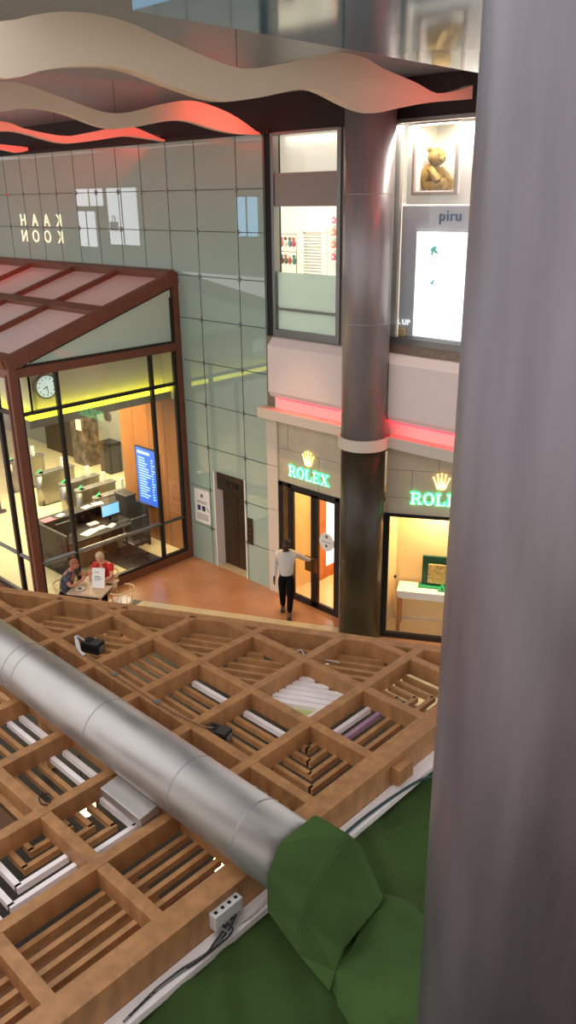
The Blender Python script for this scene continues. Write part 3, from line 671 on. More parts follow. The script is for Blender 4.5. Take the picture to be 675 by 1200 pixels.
# ------------------------------------------------------------------ glazed pavilion in front of the lobby
GX = -14.5; GY = 7.48
pv = thing('glass_pavilion', 'glazed pavilion with mahogany red frame and sloping frosted roof against the glass wall', 'pavilion', (GX, GY, 0))
def part(name, fn, label=None, par=None):
    b = MB(); fn(b); return b.build(name, parent=par or pv, label=label)
part('post', lambda b: (b.box((GX-.16, GY-.08, 0), (GX+.06, GY+.1, 5.3), 'frame_red', .012), b.box((GX-.07, GY-.092, 0), (GX-.05, GY-.07, 5.2), 'black')))
part('post', lambda b: b.box((GX-.1, WY-.16, 0), (GX+.06, WY-.005, 6.75), 'frame_red', .012))
part('tie_beam', lambda b: b.box((GX-.08, GY+.1, 5.12), (GX+.05, WY-.16, 5.3), 'frame_red', .01))
part('tie_beam', lambda b: b.box((-30, GY-.07, 5.12), (GX-.16, GY+.06, 5.3), 'frame_red', .01))
RS = (6.72-5.42)/(WY-GY)
def rz(y): return 5.42+(y-GY)*RS
up = Vector((0, -RS, 1)).normalized()
part('gable_rafter', lambda b: b.beam((GX-.02, GY-.1, rz(GY-.1)), (GX-.02, WY-.02, rz(WY-.02)), .2, .26, 'frame_red', up=up, bev=.01))
for k, x in enumerate((-16.52, -18.35, -20.4, -22.3, -24.2, -26.1)):
    xa = x+.0
    part('rafter', lambda b: b.beam((x, GY+.1, rz(GY+.1)+.05), (x, WY-.1, rz(WY-.1)+.05), .13, .12, 'frame_red', up=up, bev=.008))
part('eaves_beam', lambda b: b.beam((-28, GY-.02, rz(GY)+.03), (GX-.02, GY-.02, rz(GY)+.03), .26, .2, 'frame_red', up=up, bev=.01))
part('purlin', lambda b: b.beam((-28, 9.68, rz(9.68)+.05), (GX-.1, 9.68, rz(9.68)+.05), .26, .14, 'frame_red', up=up, bev=.01))
part('ridge_beam', lambda b: b.beam((-28, WY-.1, rz(WY)+.03), (GX-.02, WY-.1, rz(WY)+.03), .18, .2, 'frame_red', up=up, bev=.01))
xr = [GX, -16.52, -18.35, -20.4, -22.3, -24.2, -26.1]
for i in range(6):
    for (ya, yb) in ((GY+.1, 9.68), (9.68, WY-.1)):
        part('roof_panel', lambda b: b.beam(((xr[i]+xr[i+1])/2, ya, rz(ya)), ((xr[i]+xr[i+1])/2, yb, rz(yb)), xr[i]-xr[i+1]-.08, .02, 'roofglass', up=up))
# front glazing (faces the concourse) and side glazing
for y in (8.43, 10.78):
    part('mullion', lambda b: b.box((GX-.05, y-.04, .25), (GX+.04, y+.04, 5.12), 'black', .005))
part('transom', lambda b: b.box((GX-.045, GY+.1, 4.35), (GX+.045, WY-.16, 4.42), 'black', .005))
part('transom', lambda b: b.cyl((GX, GY+.1, 1.18), (GX, WY-.16, 1.1), .042, m='grey_metal', n=16))
part('base_rail', lambda b: (b.box((GX-.08, GY+.1, 0), (GX+.06, WY-.16, .2), 'frame_red', .008), b.box((GX-.05, GY+.1, .2), (GX+.045, WY-.16, .27), 'black', .005)))
part('mullion', lambda b: b.box((GX-.04, WY-.24, .2), (GX+.04, WY-.16, 6.3), 'black', .005))
part('mullion', lambda b: b.box((GX-.04, GY+.1, .2), (GX+.03, GY+.15, 5.12), 'black', .005))
part('gable_bar', lambda b: b.beam((GX+.0, GY+.4, rz(GY+.4)-.16), (GX, WY-.2, rz(WY-.2)-.16), .05, .04, 'black', up=up))
part('gable_bar', lambda b: b.box((GX-.03, GY+.3, 5.3), (GX+.05, WY-.2, 5.35), 'black', .003))
for ya, yb in ((GY+.1, 8.39), (8.47, 10.74), (10.82, WY-.16)):
    for za, zb in ((.27, 1.1), (1.2, 4.35), (4.42, 5.12)):
        part('pane', lambda b: b.box((GX-.01, ya, za), (GX+.0, yb, zb), 'glass'))
part('gable_pane', lambda b: b.prism([(GY+.35, 5.33), (WY-.2, 5.33), (WY-.2, rz(WY-.2)-.15), (GY+.35, rz(GY+.35)-.15)], (GX-.01, 0, 0), Y_, Z_, X_, .01, 'glass_gable'))
for x in (-15.2, -17.2, -19.2, -21.2, -23.2):
    part('mullion', lambda b: b.box((x-.05, GY-.045, .25), (x+.05, GY+.045, 5.12), 'black', .005))
part('transom', lambda b: b.box((-28, GY-.045, 4.38), (GX-.16, GY+.045, 4.45), 'black', .005))
part('transom', lambda b: b.cyl((-28, GY, 1.22), (GX-.16, GY, 1.22), .042, m='grey_metal', n=16))
part('base_rail', lambda b: (b.box((-28, GY-.06, 0), (GX-.16, GY+.06, .2), 'frame_red', .008), b.box((-28, GY-.04, .2), (GX-.16, GY+.04, .3), 'black', .005)))
xs = [GX-.16, -15.2, -17.2, -19.2, -21.2, -23.2]
for a, c in zip(xs, xs[1:]):
    for za, zb in ((.3, 1.18), (1.26, 4.38), (4.45, 5.12)):
        part('pane', lambda b: b.box((c+.05, GY-.005, za), (a-.05, GY+.005, zb), 'glass'))

# lobby canopy with lime cove light
cx, cy = -14.95, 7.98
cn = thing('lobby_canopy', 'grey canopy with a lime yellow light cove inside the glazed pavilion', 'canopy', (cx, cy, 3.95))
part('soffit', lambda b: b.box((-30, cy, 3.93), (cx, WY+2.9, 4.1), 'canopy', .01), par=cn)
part('light_cove', lambda b: (b.box((-30, cy+.04, 4.1), (cx-.04, cy+.1, 4.26), 'cove'), b.box((cx-.1, cy+.04, 4.1), (cx-.04, WY-.03, 4.26), 'cove')), 'lime yellow glowing cove', cn)
part('upstand', lambda b: (b.box((-30, cy+.25, 4.1), (cx-.25, cy+.35, 5.15), 'cream_wall'), b.box((cx-.35, cy+.25, 4.1), (cx-.25, WY-.01, 5.15), 'cream_wall')), 'cream upstand wall', cn)
part('roof_deck', lambda b: b.box((-30, cy+.25, 5.12), (cx-.25, WY-.01, 5.18), 'canopy'), par=cn)
ck = thing('wall_clock', 'round white clock above the lime cove of the lobby canopy', 'clock', (-15.19, 8.65, 4.7))
def cps(b):
    b.cyl((-15.2, 8.56, 4.7), (-15.14, 8.56, 4.7), .26, m='steel', n=40)
part('case', cps, par=ck)
part('dial', lambda b: b.cyl((-15.14, 8.56, 4.7), (-15.132, 8.56, 4.7), .225, m='clock_face', n=40), par=ck)
def marks(b):
    for k in range(12):
        a = k*PI/6
        b.beam((-15.13, 8.56+.16*math.sin(a), 4.7+.16*math.cos(a)), (-15.13, 8.56+.2*math.sin(a), 4.7+.2*math.cos(a)), .018, .004, 'black', up=(1, 0, 0))
part('hour_marks', marks, par=ck)
part('hand', lambda b: b.beam((-15.126, 8.56, 4.72), (-15.126, 8.58, 4.55), .016, .004, 'black', up=(1, 0, 0)), par=ck)
part('hand', lambda b: b.beam((-15.124, 8.56, 4.7), (-15.124, 8.47, 4.66), .02, .004, 'black', up=(1, 0, 0)), par=ck)

# lobby walls
b = MB(); b.box((-17.15, WY, .0), (-14.56, WY+.14, 3.93), 'walnut')
for x in (-16.6, -15.95, -15.3): b.box((x-.004, WY-.002, 0), (x+.004, WY+.01, 3.93), 'desk')
tag(b.build('wall_panelling'), 'orange brown walnut panelled wall holding the blue screen', 'wall', kind='structure')
b = MB(); b.box((-32, 14.45, 0), (-17.15, 14.55, 3.93), 'grey_glass'); b.box((-17.15, WY+.14, 0), (-17.05, 14.55, 3.93), 'grey_glass'); b.box((-32.1, 7.6, 0), (-32, 14.55, 3.93), 'grey_glass')
tag(b.build('wall_lobby'), 'grey lobby wall behind the turnstiles', 'wall', kind='structure')
b = MB(); b.box((-23.35, 13.9, .02), (-22.55, 14.44, 3.93), 'marble', .01); tag(b.build('marble_pier'), 'dark veined marble pier on the grey lobby wall', 'pier')
b = MB(); b.box((-25.6, 14.2, .02), (-23.4, 14.44, 3.93), 'steel_dark', .01); b.box((-24.5, 14.19, .02), (-24.48, 14.2, 3.9), 'black'); tag(b.build('elevator_screen'), 'dark brown elevator bank beside the marble pier', 'elevator')
q = MB(); q.box((-22.98, 13.87, 1.25), (-22.68, 13.9, 1.62), 'paper', .004); tag(q.build('wall_plaque'), 'white plaque on the dark marble pier', 'plaque')
q = MB(); q.cyl((-21.9, 14.42, 1.8), (-21.9, 14.45, 1.8), .2, m='steel', n=24); tag(q.build('round_emblem'), 'round pale emblem on the grey lobby wall', 'emblem')
bn = thing('litter_bin', 'dark grey square litter bin against the grey lobby wall', 'bin', (-21.55, 14.2, .02))
part('body', lambda b: b.box((-21.85, 13.95, .02), (-21.3, 14.4, .95), 'dark_grey', .02), par=bn)
part('lid', lambda b: (b.box((-21.88, 13.92, .95), (-21.27, 14.42, 1.05), 'black', .02), b.box((-21.75, 13.94, .78), (-21.4, 13.951, .9), 'black')), par=bn)
# framed picture, glass screens
q = MB(); q.box((-27.2, 14.4, 1.5), (-26.4, 14.45, 2.3), 'dark_grey', .01); q.box((-27.1, 14.39, 1.6), (-26.5, 14.401, 2.2), 'grey_glass'); tag(q.build('wall_frame'), 'square dark framed panel on the pale lobby wall', 'frame')
# screen on walnut wall
sc = thing('wall_screen', 'tall blue directory screen on the walnut panelled wall', 'screen', (-16.05, WY-.04, .95))
part('bezel', lambda b: b.box((-16.5, WY-.06, .95), (-15.64, WY-.002, 2.5), 'black', .006), par=sc)
dsp = part('display', lambda b: b.box((-16.47, WY-.066, .98), (-15.67, WY-.06, 2.47), 'blue_screen'), par=sc)
def lines(b):
    for k in range(16):
        z = 2.2-k*.07
        b.box((-16.38, WY-.069, z), (-16.38+random.uniform(.25, .5), WY-.066, z+.025), 'screen_text'); b.box((-15.86, WY-.069, z), (-15.86+random.uniform(.05, .14), WY-.066, z+.025), 'screen_text')
    b.box((-16.4, WY-.069, 2.32), (-15.9, WY-.066, 2.39), 'screen_text')
part('screen_rows', lines, par=dsp)
# turnstiles
ts = thing('turnstile', 'brushed steel turnstile cabinet next to the walnut wall', 'turnstile', (-17.55, 10.9, .02), 'turnstiles in the lobby')
part('cabinet', lambda b: (b.box((-17.66, 11.0, .02), (-17.42, 12.1, .96), 'steel', .03), b.cyl((-17.54, 11.0, .02), (-17.54, 11.0, .96), .12, m='steel', n=20)), par=ts)
part('lid', lambda b: (b.box((-17.68, 11.0, .96), (-17.4, 12.12, 1.0), 'grey_metal', .012), b.cyl((-17.54, 11.0, .96), (-17.54, 11.0, 1.0), .14, m='grey_metal', n=20)), par=ts)
part('barrier_panel', lambda b: b.box((-17.4, 11.5, .35), (-17.0, 11.515, 1.25), 'glass'), par=ts)
part('indicator', lambda b: b.prism([(0, 0), (.05, 0), (.12, .12), (.07, .12)], (-17.59, 10.99, 1.01), X_, (0, .6, .8), (0, -.8, .6), .01, 'grn_led'), 'green glowing arrow', ts)
part('reader', lambda b: b.box((-17.57, 11.75, 1.0), (-17.5, 11.85, 1.3), 'white', .01), par=ts)
part('foot', lambda b: b.box((-17.68, 10.95, .02), (-17.4, 12.12, .05), 'dark_grey'), par=ts)
for x, l in ((-18.4, 'second from the walnut wall'), (-19.2, 'third from the walnut wall'), (-20.5, 'fourth from the walnut wall, behind a gap'), (-22.2, 'farthest from the walnut wall')):
    copy_thing(ts, (x, 10.9, .02), 'brushed steel turnstile cabinet, '+l, 'turnstiles in the lobby')
# belt barrier and stand
bb = thing('belt_barrier', 'thin barrier posts joined by a red belt in front of the farthest turnstile', 'barrier', (-21.6, 9.9, .02))
for x in (-21.9, -20.9):
    part('post', lambda b: (b.cyl((x, 9.9, .02), (x, 9.9, .05), .16, m='black', n=24), b.cyl((x, 9.9, .05), (x, 9.9, .95), .025, m='black', n=12)), par=bb)
part('belt', lambda b: b.box((-21.9, 9.895, .86), (-20.9, 9.905, .92), 'red'), 'red belt', bb)
pr_ = thing('partition_screen', 'brown wooden partition with shelf at the far left end of the lobby', 'partition', (-24.4, 10.8, .02))
part('panel', lambda b: b.box((-25.2, 11.2, .02), (-23.6, 11.3, 2.6), 'rust', .01), par=pr_)
part('shelf', lambda b: b.box((-25.2, 10.8, .95), (-23.6, 11.2, 1.02), 'white', .01), par=pr_)
q = MB(); q.cyl((-23.9, 11.0, 1.02), (-23.9, 11.0, 1.12), .09, .07, m='bronze', n=16); q.ball((-23.9, 11.0, 1.2), (.1, .1, .09), 'hair_blond'); tag(q.build('vase'), 'small golden vase on the white partition shelf', 'vase')

# reception desk
dk = thing('reception_desk', 'long black brown reception desk behind the glazing with papers on it', 'desk', (-16.0, 9.9, .02))
part('desk_front', lambda b: b.box((-16.98, 8.85, .02), (-16.9, 11.3, 1.08), 'desk', .006), par=dk)
part('counter_ledge', lambda b: b.box((-17.02, 8.85, 1.08), (-16.62, 11.3, 1.12), 'desk', .006), par=dk)
part('worktop', lambda b: b.box((-16.9, 8.85, .74), (-15.75, 10.95, .78), 'desk', .006), par=dk)
part('end_panel', lambda b: b.box((-16.9, 8.78, .02), (-15.5, 8.85, 1.12), 'desk', .006), par=dk)
part('end_panel', lambda b: b.box((-16.9, 11.3, .02), (-15.8, 11.36, 1.12), 'desk', .006), par=dk)
for y in (9.6, 10.3):
    part('drawer_unit', lambda b: (b.box((-16.85, y, .02), (-15.8, y+.06, .74), 'desk', .006)), par=dk)
part('modesty_panel', lambda b: b.box((-15.84, 8.85, .1), (-15.8, 9.9, .74), 'wood_dark', .004), par=dk)
pt = thing('computer_tower', 'tall dark cabinet at the walnut end of the reception desk', 'cabinet', (-15.9, 11.3, .02))
part('body', lambda b: b.box((-16.7, 11.0, .785), (-16.2, 11.28, 1.3), 'desk', .02), par=pt)
part('lid', lambda b: b.box((-16.72, 10.98, 1.3), (-16.18, 11.3, 1.34), 'black', .015), par=pt)
mo = thing('computer_monitor', 'desk monitor showing a pale blue screen', 'monitor', (-16.3, 10.5, .78))
part('screen', lambda b: b.box((-16.32, 10.28, .93), (-16.28, 10.82, 1.25), 'black', .006), par=mo)
part('display', lambda b: b.box((-16.28, 10.3, .95), (-16.274, 10.8, 1.23), 'monitor'), par=mo)
part('stand', lambda b: (b.box((-16.36, 10.52, .8), (-16.32, 10.58, 1.1), 'black', .005), b.box((-16.42, 10.42, .78), (-16.2, 10.68, .8), 'black', .005)), par=mo)
def sheet(x, y, z, a, w, h, lab, m='paper', name='paper_sheet', cat='paper', grp='papers on the reception desk'):
    q = MB(); q.box((-w/2, -h/2, 0), (w/2, h/2, .006), m, T=Matrix.Translation((x, y, z)) @ Matrix.Rotation(a, 4, 'Z')); return tag(q.build(name), lab, cat, grp)
sheet(-16.05, 9.75, .782, .3, .25, .45, 'largest white sheet on the reception desk beside the bottle')
sheet(-16.1, 10.1, .782, .1, .2, .3, 'white sheet between the largest sheet and the keyboard on the desk')
sheet(-16.02, 10.38, .782, .5, .16, .3, 'white sheet in front of the pale blue monitor')
sheet(-16.8, 10.2, 1.122, .2, .18, .25, 'white sheet on the middle of the raised desk ledge')
sheet(-16.8, 10.52, 1.122, -.2, .2, .28, 'white sheet on the raised desk ledge nearest the walnut wall')
sheet(-16.8, 9.45, 1.122, .4, .16, .2, 'white sheet on the raised desk ledge behind the glass mullion')
sheet(-16.75, 8.97+.1, 1.122, .1, .25, .3, 'pink tray on the raised desk ledge next to the corner post', 'pink', 'paper_tray', 'tray')
q = MB(); q.box((-16.5, 9.95, .78), (-16.3, 10.22, .83), 'white', .01); tag(q.build('desk_phone'), 'white desk phone left of the pale blue monitor', 'phone')
kb = MB(); kb.box((-16.12, 10.5, .78), (-15.95, 10.9, .8), 'dark_grey', .005); tag(kb.build('keyboard'), 'dark keyboard in front of the pale blue monitor', 'keyboard')
bo = thing('spray_bottle', 'clear white bottle standing on the reception desk', 'bottle', (-16.0, 9.3, .78))
part('body', lambda b: b.lathe([(0, 0), (.045, 0), (.045, .17), (.02, .23), (.02, .25), (0, .25)], (-16.0, 9.3, .78), 16, 'white'), par=bo)
part('pump', lambda b: (b.cyl((-16.0, 9.3, 1.03), (-16.0, 9.3, 1.09), .012, m='white', n=10), b.box((-16.04, 9.285, 1.08), (-15.98, 9.315, 1.1), 'white', .004)), par=bo)
m2 = thing('desk_screen', 'dark desk screen at the corner post end of the reception desk', 'screen', (-16.2, 9.1, .78))
part('display', lambda b: b.box((-16.22, 8.95, .86), (-16.18, 9.5, 1.18), 'black', .006), par=m2)
part('stand', lambda b: b.box((-16.26, 9.18, .78), (-16.16, 9.26, .95), 'black', .005), par=m2)
# office chair
oc = thing('office_chair', 'black swivel office chair on castors behind the reception desk', 'chair', (-15.3, 10.55, .02))
ox, oy = -15.32, 10.58
part('seat', lambda b: b.box((ox-.25, oy-.25, .46), (ox+.25, oy+.25, .54), 'black', .03), par=oc)
part('backrest', lambda b: (b.box((ox+.14, oy-.22, .62), (ox+.22, oy+.22, 1.18), 'black', .03), b.box((ox+.2, oy-.03, .45), (ox+.24, oy+.03, .7), 'dark_grey')), par=oc)
for s_ in (-1, 1):
    part('armrest', lambda b: (b.box((ox-.15, oy+s_*.28-.025, .7), (ox+.12, oy+s_*.28+.025, .73), 'black', .01), b.box((ox-.02, oy+s_*.28-.02, .5), (ox+.03, oy+s_*.28+.02, .7), 'black')), par=oc)
part('gas_lift', lambda b: b.cyl((ox, oy, .12), (ox, oy, .46), .03, m='dark_grey', n=14), par=oc)
for k in range(5):
    a = k*2*PI/5+.3; e = Vector((ox+.3*math.cos(a), oy+.3*math.sin(a), .09))
    g = part('base_arm', lambda b: b.beam((ox, oy, .13), e, .045, .03, 'black', bev=.005), par=oc)
    part('castor', lambda b: b.cyl((e.x-.012, e.y-.02, .05), (e.x+.012, e.y+.02, .05), .03, m='black', n=12), par=g)
q = MB(); q.box((-16.2, 10.0, .02), (-14.85, 11.0, .03), 'dark_grey'); tag(q.build('floor_mat'), 'grey floor mat under the office chair', 'mat')

# ------------------------------------------------------------------ wooden lattice canopy
XG = [-3.85, -4.75, -5.63, -6.51, -7.39, -8.26, -9.14, -10.02, -10.9]
YG = [-.08, .8, 1.69, 2.63, 3.5, 4.37, 5.24, 6.12, 7.0, 7.9]
ZT = 3.2
RP0 = Vector((-10.09, 4.63, 0)); RP1 = Vector((-4.60, 7.44, 0)); RD = (RP1-RP0).normalized(); RN = Vector((RD.y, -RD.x, 0))  # RN points to the lattice side
def rimY(x): return RP0.y+(x-RP0.x)*RD.y/RD.x
def rimX(y): return RP0.x+(y-RP0.y)*RD.x/RD.y
ca = thing('wooden_canopy', 'honey coloured wooden lattice canopy with louvred bays over the cafe', 'canopy', (-6.5, 4, 0))
PW = lambda name, fn, label=None, par=None: part(name, fn, label, par or ca)
rimA = RP0-RD*2.2; rimB = Vector((-3.74, rimY(-3.74), 0))
PW('rim_beam', lambda b: b.beam(rimA+RN*.07+Vector((0, 0, ZT-.19)), rimB+RN*.07+Vector((0, 0, ZT-.19)), .14, .38, 'wood', bev=.006))
PW('rim_beam', lambda b: b.box((-3.96, -.6, ZT-.3), (-3.74, rimY(-3.8)-.1, ZT), 'wood', .006))
bd = .2
for i, x in enumerate(XG[1:8]):
    y1 = rimY(x)-.1; y0 = -.5 if x > -6.8 else 1.2
    PW('beam', lambda b: b.box((x-.055, y0, ZT-bd), (x+.055, y1, ZT), 'wood', .005))
for j, y in enumerate(YG[1:]):
    # cross pieces fitted between the long beams
    for i in range(len(XG)-1):
        xa, xb = XG[i]-(.055 if i else .11), XG[i+1]+.055
        xl = max(xb, rimX(y)+.12)
        if xl > xa-.1: continue
        if y < 2 and xb < -6.9: continue
        PW('cross_beam', lambda b: b.box((xl, y-.055, ZT-bd-.004), (xa, y+.055, ZT-.004), 'wood', .005))
def clip(poly, p, n):
    out = []
    for a, c in zip(poly, poly[1:]+poly[:1]):
        da, dc = (a-p).dot(n), (c-p).dot(n)
        if da >= 0: out.append(a)
        if (da > 0) != (dc > 0) and abs(da-dc) > 1e-9: out.append(a+(c-a)*(da/(da-dc)))
    return out
def span(poly, o, d):
    """interval of the line o+t d inside the convex polygon"""
    n = Vector((-d.y, d.x, 0)); ts_ = []
    for a, c in zip(poly, poly[1:]+poly[:1]):
        da, dc = (a-o).dot(n), (c-o).dot(n)
        if (da > 0) != (dc > 0): ts_.append(((a+(c-a)*(da/(da-dc)))-o).dot(d))
    return (min(ts_), max(ts_)) if len(ts_) >= 2 else None
SZ = ZT-.215
def slats(b, poly, d, m, pitch=.142, w=.05, h=.06, skip=(), mats=None, off=0):
    d = Vector((*d[:2], 0)).normalized(); n = Vector((-d.y, d.x, 0))
    ks = [q.dot(n) for q in poly]; lo, hi = min(ks), max(ks); N = max(1, int((hi-lo)/pitch)); k0 = lo+(hi-lo-pitch*(N-1))/2+off
    for k in range(N):
        if k in skip: continue
        s_ = span(poly, n*(k0+k*pitch), d)
        if not s_ or s_[1]-s_[0] < .06: continue
        mm = mats[k*len(mats)//N if len(mats) > 1 else 0] if mats else m
        b.beam(n*(k0+k*pitch)+d*(s_[0]-.01)+Z_*SZ, n*(k0+k*pitch)+d*(s_[1]+.01)+Z_*SZ, w, h, mm)
def chevron(b, x0, x1, y0, y1, cx_, cy_, m, pitch=.14, w=.05, mats=None):
    """nested L slats with their corner towards (cx_, cy_) = +-1"""
    n = int(min(x1-x0, y1-y0)/pitch)
    for k in range(1, n+1):
        d = k*pitch-.04; mm = mats[(k-1) % len(mats)] if mats else m
        xc = x1-d if cx_ > 0 else x0+d; yc = y1-d if cy_ > 0 else y0+d
        b.beam((xc, y0-.01 if cy_ > 0 else y1+.01, SZ), (xc, yc+(w/2 if cy_ > 0 else -w/2), SZ), w, .065, mm)
        b.beam((x0-.01 if cx_ > 0 else x1+.01, yc, SZ), (xc, yc, SZ), w, .065, mm)
WS, WD, LI = 'white_slat', 'wood_slat', 'lilac_slat'
CELL = {  # (column, row): (kind, materials)
 (0, 0): ('y', [WD]), (0, 1): ('y', [WD]), (0, 2): ('y', [WD]), (0, 3): ('y', [WD]), (0, 4): ('y', [WD]), (0, 5): ('L+-', [WD]), (0, 6): ('y', [WS, LI, WD, WD, WD, WD]), (0, 7): ('L++', [WD]), (0, 8): ('rim', [WD]),
 (1, 0): ('y', [WD]), (1, 1): ('y', [WD]), (1, 2): ('L+-', [WS, WS, WS, WD, WD, WD]), (1, 3): ('L++', [WS, WS, WD, WD, WD]), (1, 4): ('x', [WD]), (1, 5): ('x', [WD, WD, WD, WD, WS]), (1, 6): ('rimw', [WS]), (1, 7): ('rim', [WD]),
 (2, 1): ('x', [WD]), (2, 2): ('plank', [WD]), (2, 3): ('x', [WD, WD, WD, WS, WS, WS]), (2, 4): ('x', [WD]), (2, 5): ('x', [WD, WD, WD, WD, WS]), (2, 6): ('rim', [WS, WD, WD, WD]), (2, 7): ('rim', [WD]),
 (3, 2): ('y', [WD]), (3, 3): ('x', [WD, WD, WD, WS, WS, WS]), (3, 4): ('x', [WD]), (3, 5): ('x', [WD]), (3, 6): ('rim', [WD]),
 (4, 2): ('y', [WD]), (4, 3): ('x', [WD]), (4, 4): ('x', [WD]), (4, 5): ('rim', [WD]), (4, 6): ('rim', [WD]),
 (5, 3): ('x', [WD]), (5, 4): ('x', [WD]), (5, 5): ('rim', [WD]),
 (6, 3): ('x', [WD]), (6, 4): ('x', [WD]), (6, 5): ('rim', [WD]), (7, 3): ('rim', [WD]), (7, 4): ('rim', [WD]),
}
for (i, j), (kd, ms) in CELL.items():
    x1 = XG[i]-(.055 if i else .11); x0 = XG[i+1]+.055; y0 = YG[j]+.055; y1 = YG[j+1]-.055
    poly = [Vector((x0, y0, 0)), Vector((x1, y0, 0)), Vector((x1, y1, 0)), Vector((x0, y1, 0))]
    poly = clip(poly, RP0+RN*.14, RN)
    if len(poly) < 3: continue
    b = MB()
    if kd == 'x': slats(b, poly, (1, 0), None, mats=ms)
    elif kd == 'y': slats(b, poly, (0, -1), None, mats=ms)
    elif kd == 'rim': slats(b, poly, RD, None, mats=ms, pitch=.145)
    elif kd == 'rimw':
        slats(b, poly, RD, None, mats=ms, pitch=.1, w=.075, skip=(0, 1, 2, 3)); b.beam((-5.0, 5.3, SZ), (-4.93, 5.9, SZ), .06, .07, WS)
    elif kd == 'plank': b.box((x0-.01, y0+.1, SZ-.05), (x1+.01, y1-.12, SZ+.1), 'wood_dark', .005); b.box((x0-.01, y1-.06, SZ-.03), (x1+.01, y1-.0, SZ+.03), WD)
    elif kd[0] == 'L': chevron(b, x0, x1, y0, y1, 1 if kd[1] == '+' else -1, 1 if kd[2] == '+' else -1, None, mats=ms)
    if len(b.bm.verts): PW('louvre_panel', lambda q: None, par=None) if False else b.build('louvre_panel', parent=ca)
    else: b.bm.free()
# lime board and white edging lying in one bay
PW('lime_board', lambda b: b.prism([(-5.57, 5.5), (-5.02, 5.5), (-4.96, 5.86), (-5.16, 5.82)], (0, 0, SZ-.05), X_, Y_, Z_, .03, 'lime_board'), 'pale lime board in one bay')
PW('ledge', lambda b: b.box((-3.74, -.6, 2.83), (-3.6, 7.4, 2.9), 'white_slat', .004), 'white ledge along the outer foot of the rim')
for x, y in ((-3.9, 1.0), (-3.9, 6.0), (-9.9, 4.85)):
    PW('support_post', lambda b: b.box((x-.06, y-.06, .025), (x+.06, y+.06, 2.9), 'wood', .005))
PW('cleat', lambda b: b.box((-3.74, 5.3, 2.95), (-3.64, 5.54, 3.13), 'wood', .006))

# duct
du = thing('air_duct', 'large galvanised steel duct lying across the wooden lattice', 'duct', (-6.5, 3.52, ZT))
R_ = .292; DY, DZ = 3.53, 3.5
PW2 = lambda name, fn, label=None: part(name, fn, label, du)
PW2('pipe', lambda b: b.cyl((-11.5, DY, DZ), (-3.29, DY, DZ), R_, m='duct', n=72))
for x in (-9.3, -7.42, -7.22, -5.85, -4.58, -3.78):
    PW2('joint_ring', lambda b: b.lathe([(R_, -.01), (R_+.004, -.004), (R_+.004, .004), (R_, .01)], (0, 0, 0), 64, 'duct_dark') and bmesh.ops.transform(b.bm, matrix=Matrix.Translation((x, DY, DZ)) @ Matrix.Rotation(PI/2, 4, 'Y'), verts=b.bm.verts[:]))
# sheet steel box beneath the duct
sb = MB(); sb.box((-.3, -.1, -.05), (.3, .1, .07), 'duct', .008, T=Matrix.Translation((-5.12, 3.22, ZT+.02)) @ Matrix.Rotation(.15, 4, 'X')); o = sb.build('steel_box', origin=(-5.12, 3.22, ZT)); tag(o, 'grey sheet steel box tucked beside the galvanised duct', 'box')
# fabric wrap at the end of the duct
wr = thing('fabric_wrap', 'green cloth wrapped around the bent end of the galvanised duct', 'fabric wrap', (-3.1, 3.55, 2.9))
def wrapmesh(b):
    R0 = [(-3.33, y, z) for y, z in ((3.19, 3.25), (3.2, 3.62), (3.34, 3.82), (3.73, 3.83), (3.92, 3.62), (3.92, 3.2), (3.5, 3.12))]
    R1 = [(-3.03, 3.2, 3.05), (-3.05, 3.25, 3.36), (-3.08, 3.42, 3.5), (-3.08, 3.86, 3.7), (-3.05, 4.0, 3.5), (-3.1, 3.97, 2.98), (-3.12, 3.5, 2.95)]
    R2 = [(-2.72, 3.22, 2.88), (-2.78, 3.36, 2.95), (-2.88, 3.54, 2.94), (-2.9, 4.05, 2.96), (-2.95, 4.16, 2.93), (-3.15, 4.1, 2.9), (-3.05, 3.5, 2.88)]
    rings = [[b.bm.verts.new(p) for p in r] for r in (R0, R1, R2)]; k = 7
    for A, B in zip(rings, rings[1:]):
        for q in range(k): b.bm.faces.new((A[q], A[(q+1) % k], B[(q+1) % k], B[q]))
    b.bm.faces.new(rings[-1][::-1])
    bmesh.ops.bevel(b.bm, geom=[e for e in b.bm.edges if not e.is_boundary], offset=.014, segments=2, affect='EDGES')
    bmesh.ops.triangulate(b.bm, faces=[f for f in b.bm.faces if len(f.verts) > 4])
    b.mi('green2')
part('cover', wrapmesh, par=wr)
def skirt(b):
    def fn(u, v):
        x = -2.95+1.2*u; y = 3.2+1.1*v-.15*u*(1-v)
        e = min(v/.16, (1-v)/.16, 1); e = e*e*(3-2*e)
        f = min(u/.12, 1); f = f*f*(3-2*f)
        h = 2.83+e*(.07+.06*f)+.01*math.sin(u*9+v*13)+.006*math.sin(v*31-u*17)
        return (x+.1*math.sin(v*5)*(1-u), y+.05*math.sin(u*7), h)
    b.grid(fn, 30, 30, 'green2')
part('skirt', skirt, par=wr)
# green cloth roof
def cloth(u, v):
    x = -3.7+4.7*u; y = -1.0+9.6*v
    def fold(t, w): return math.exp(-((t-round(t))/w)**2)
    z = 2.84+.03*math.sin(x*2.1+y*.9)*math.sin(y*.7)
    z += .045*fold((y*.85+x*.95+.12*math.sin(x*3))/.8, .12)+.03*fold((y*.5-x*.9+.1*math.sin(y*2.3))/.95+.3, .1)+.008*math.sin(y*9+x*4)
    z -= .05*max(0, (-3.4-x))/.2
    return (x, y, z)
b = MB(); b.grid(cloth, 120, 230, 'green'); tag(b.build('cloth_roof'), 'wrinkled dark green cloth stretched beside the wooden lattice', 'cloth', kind='thing')

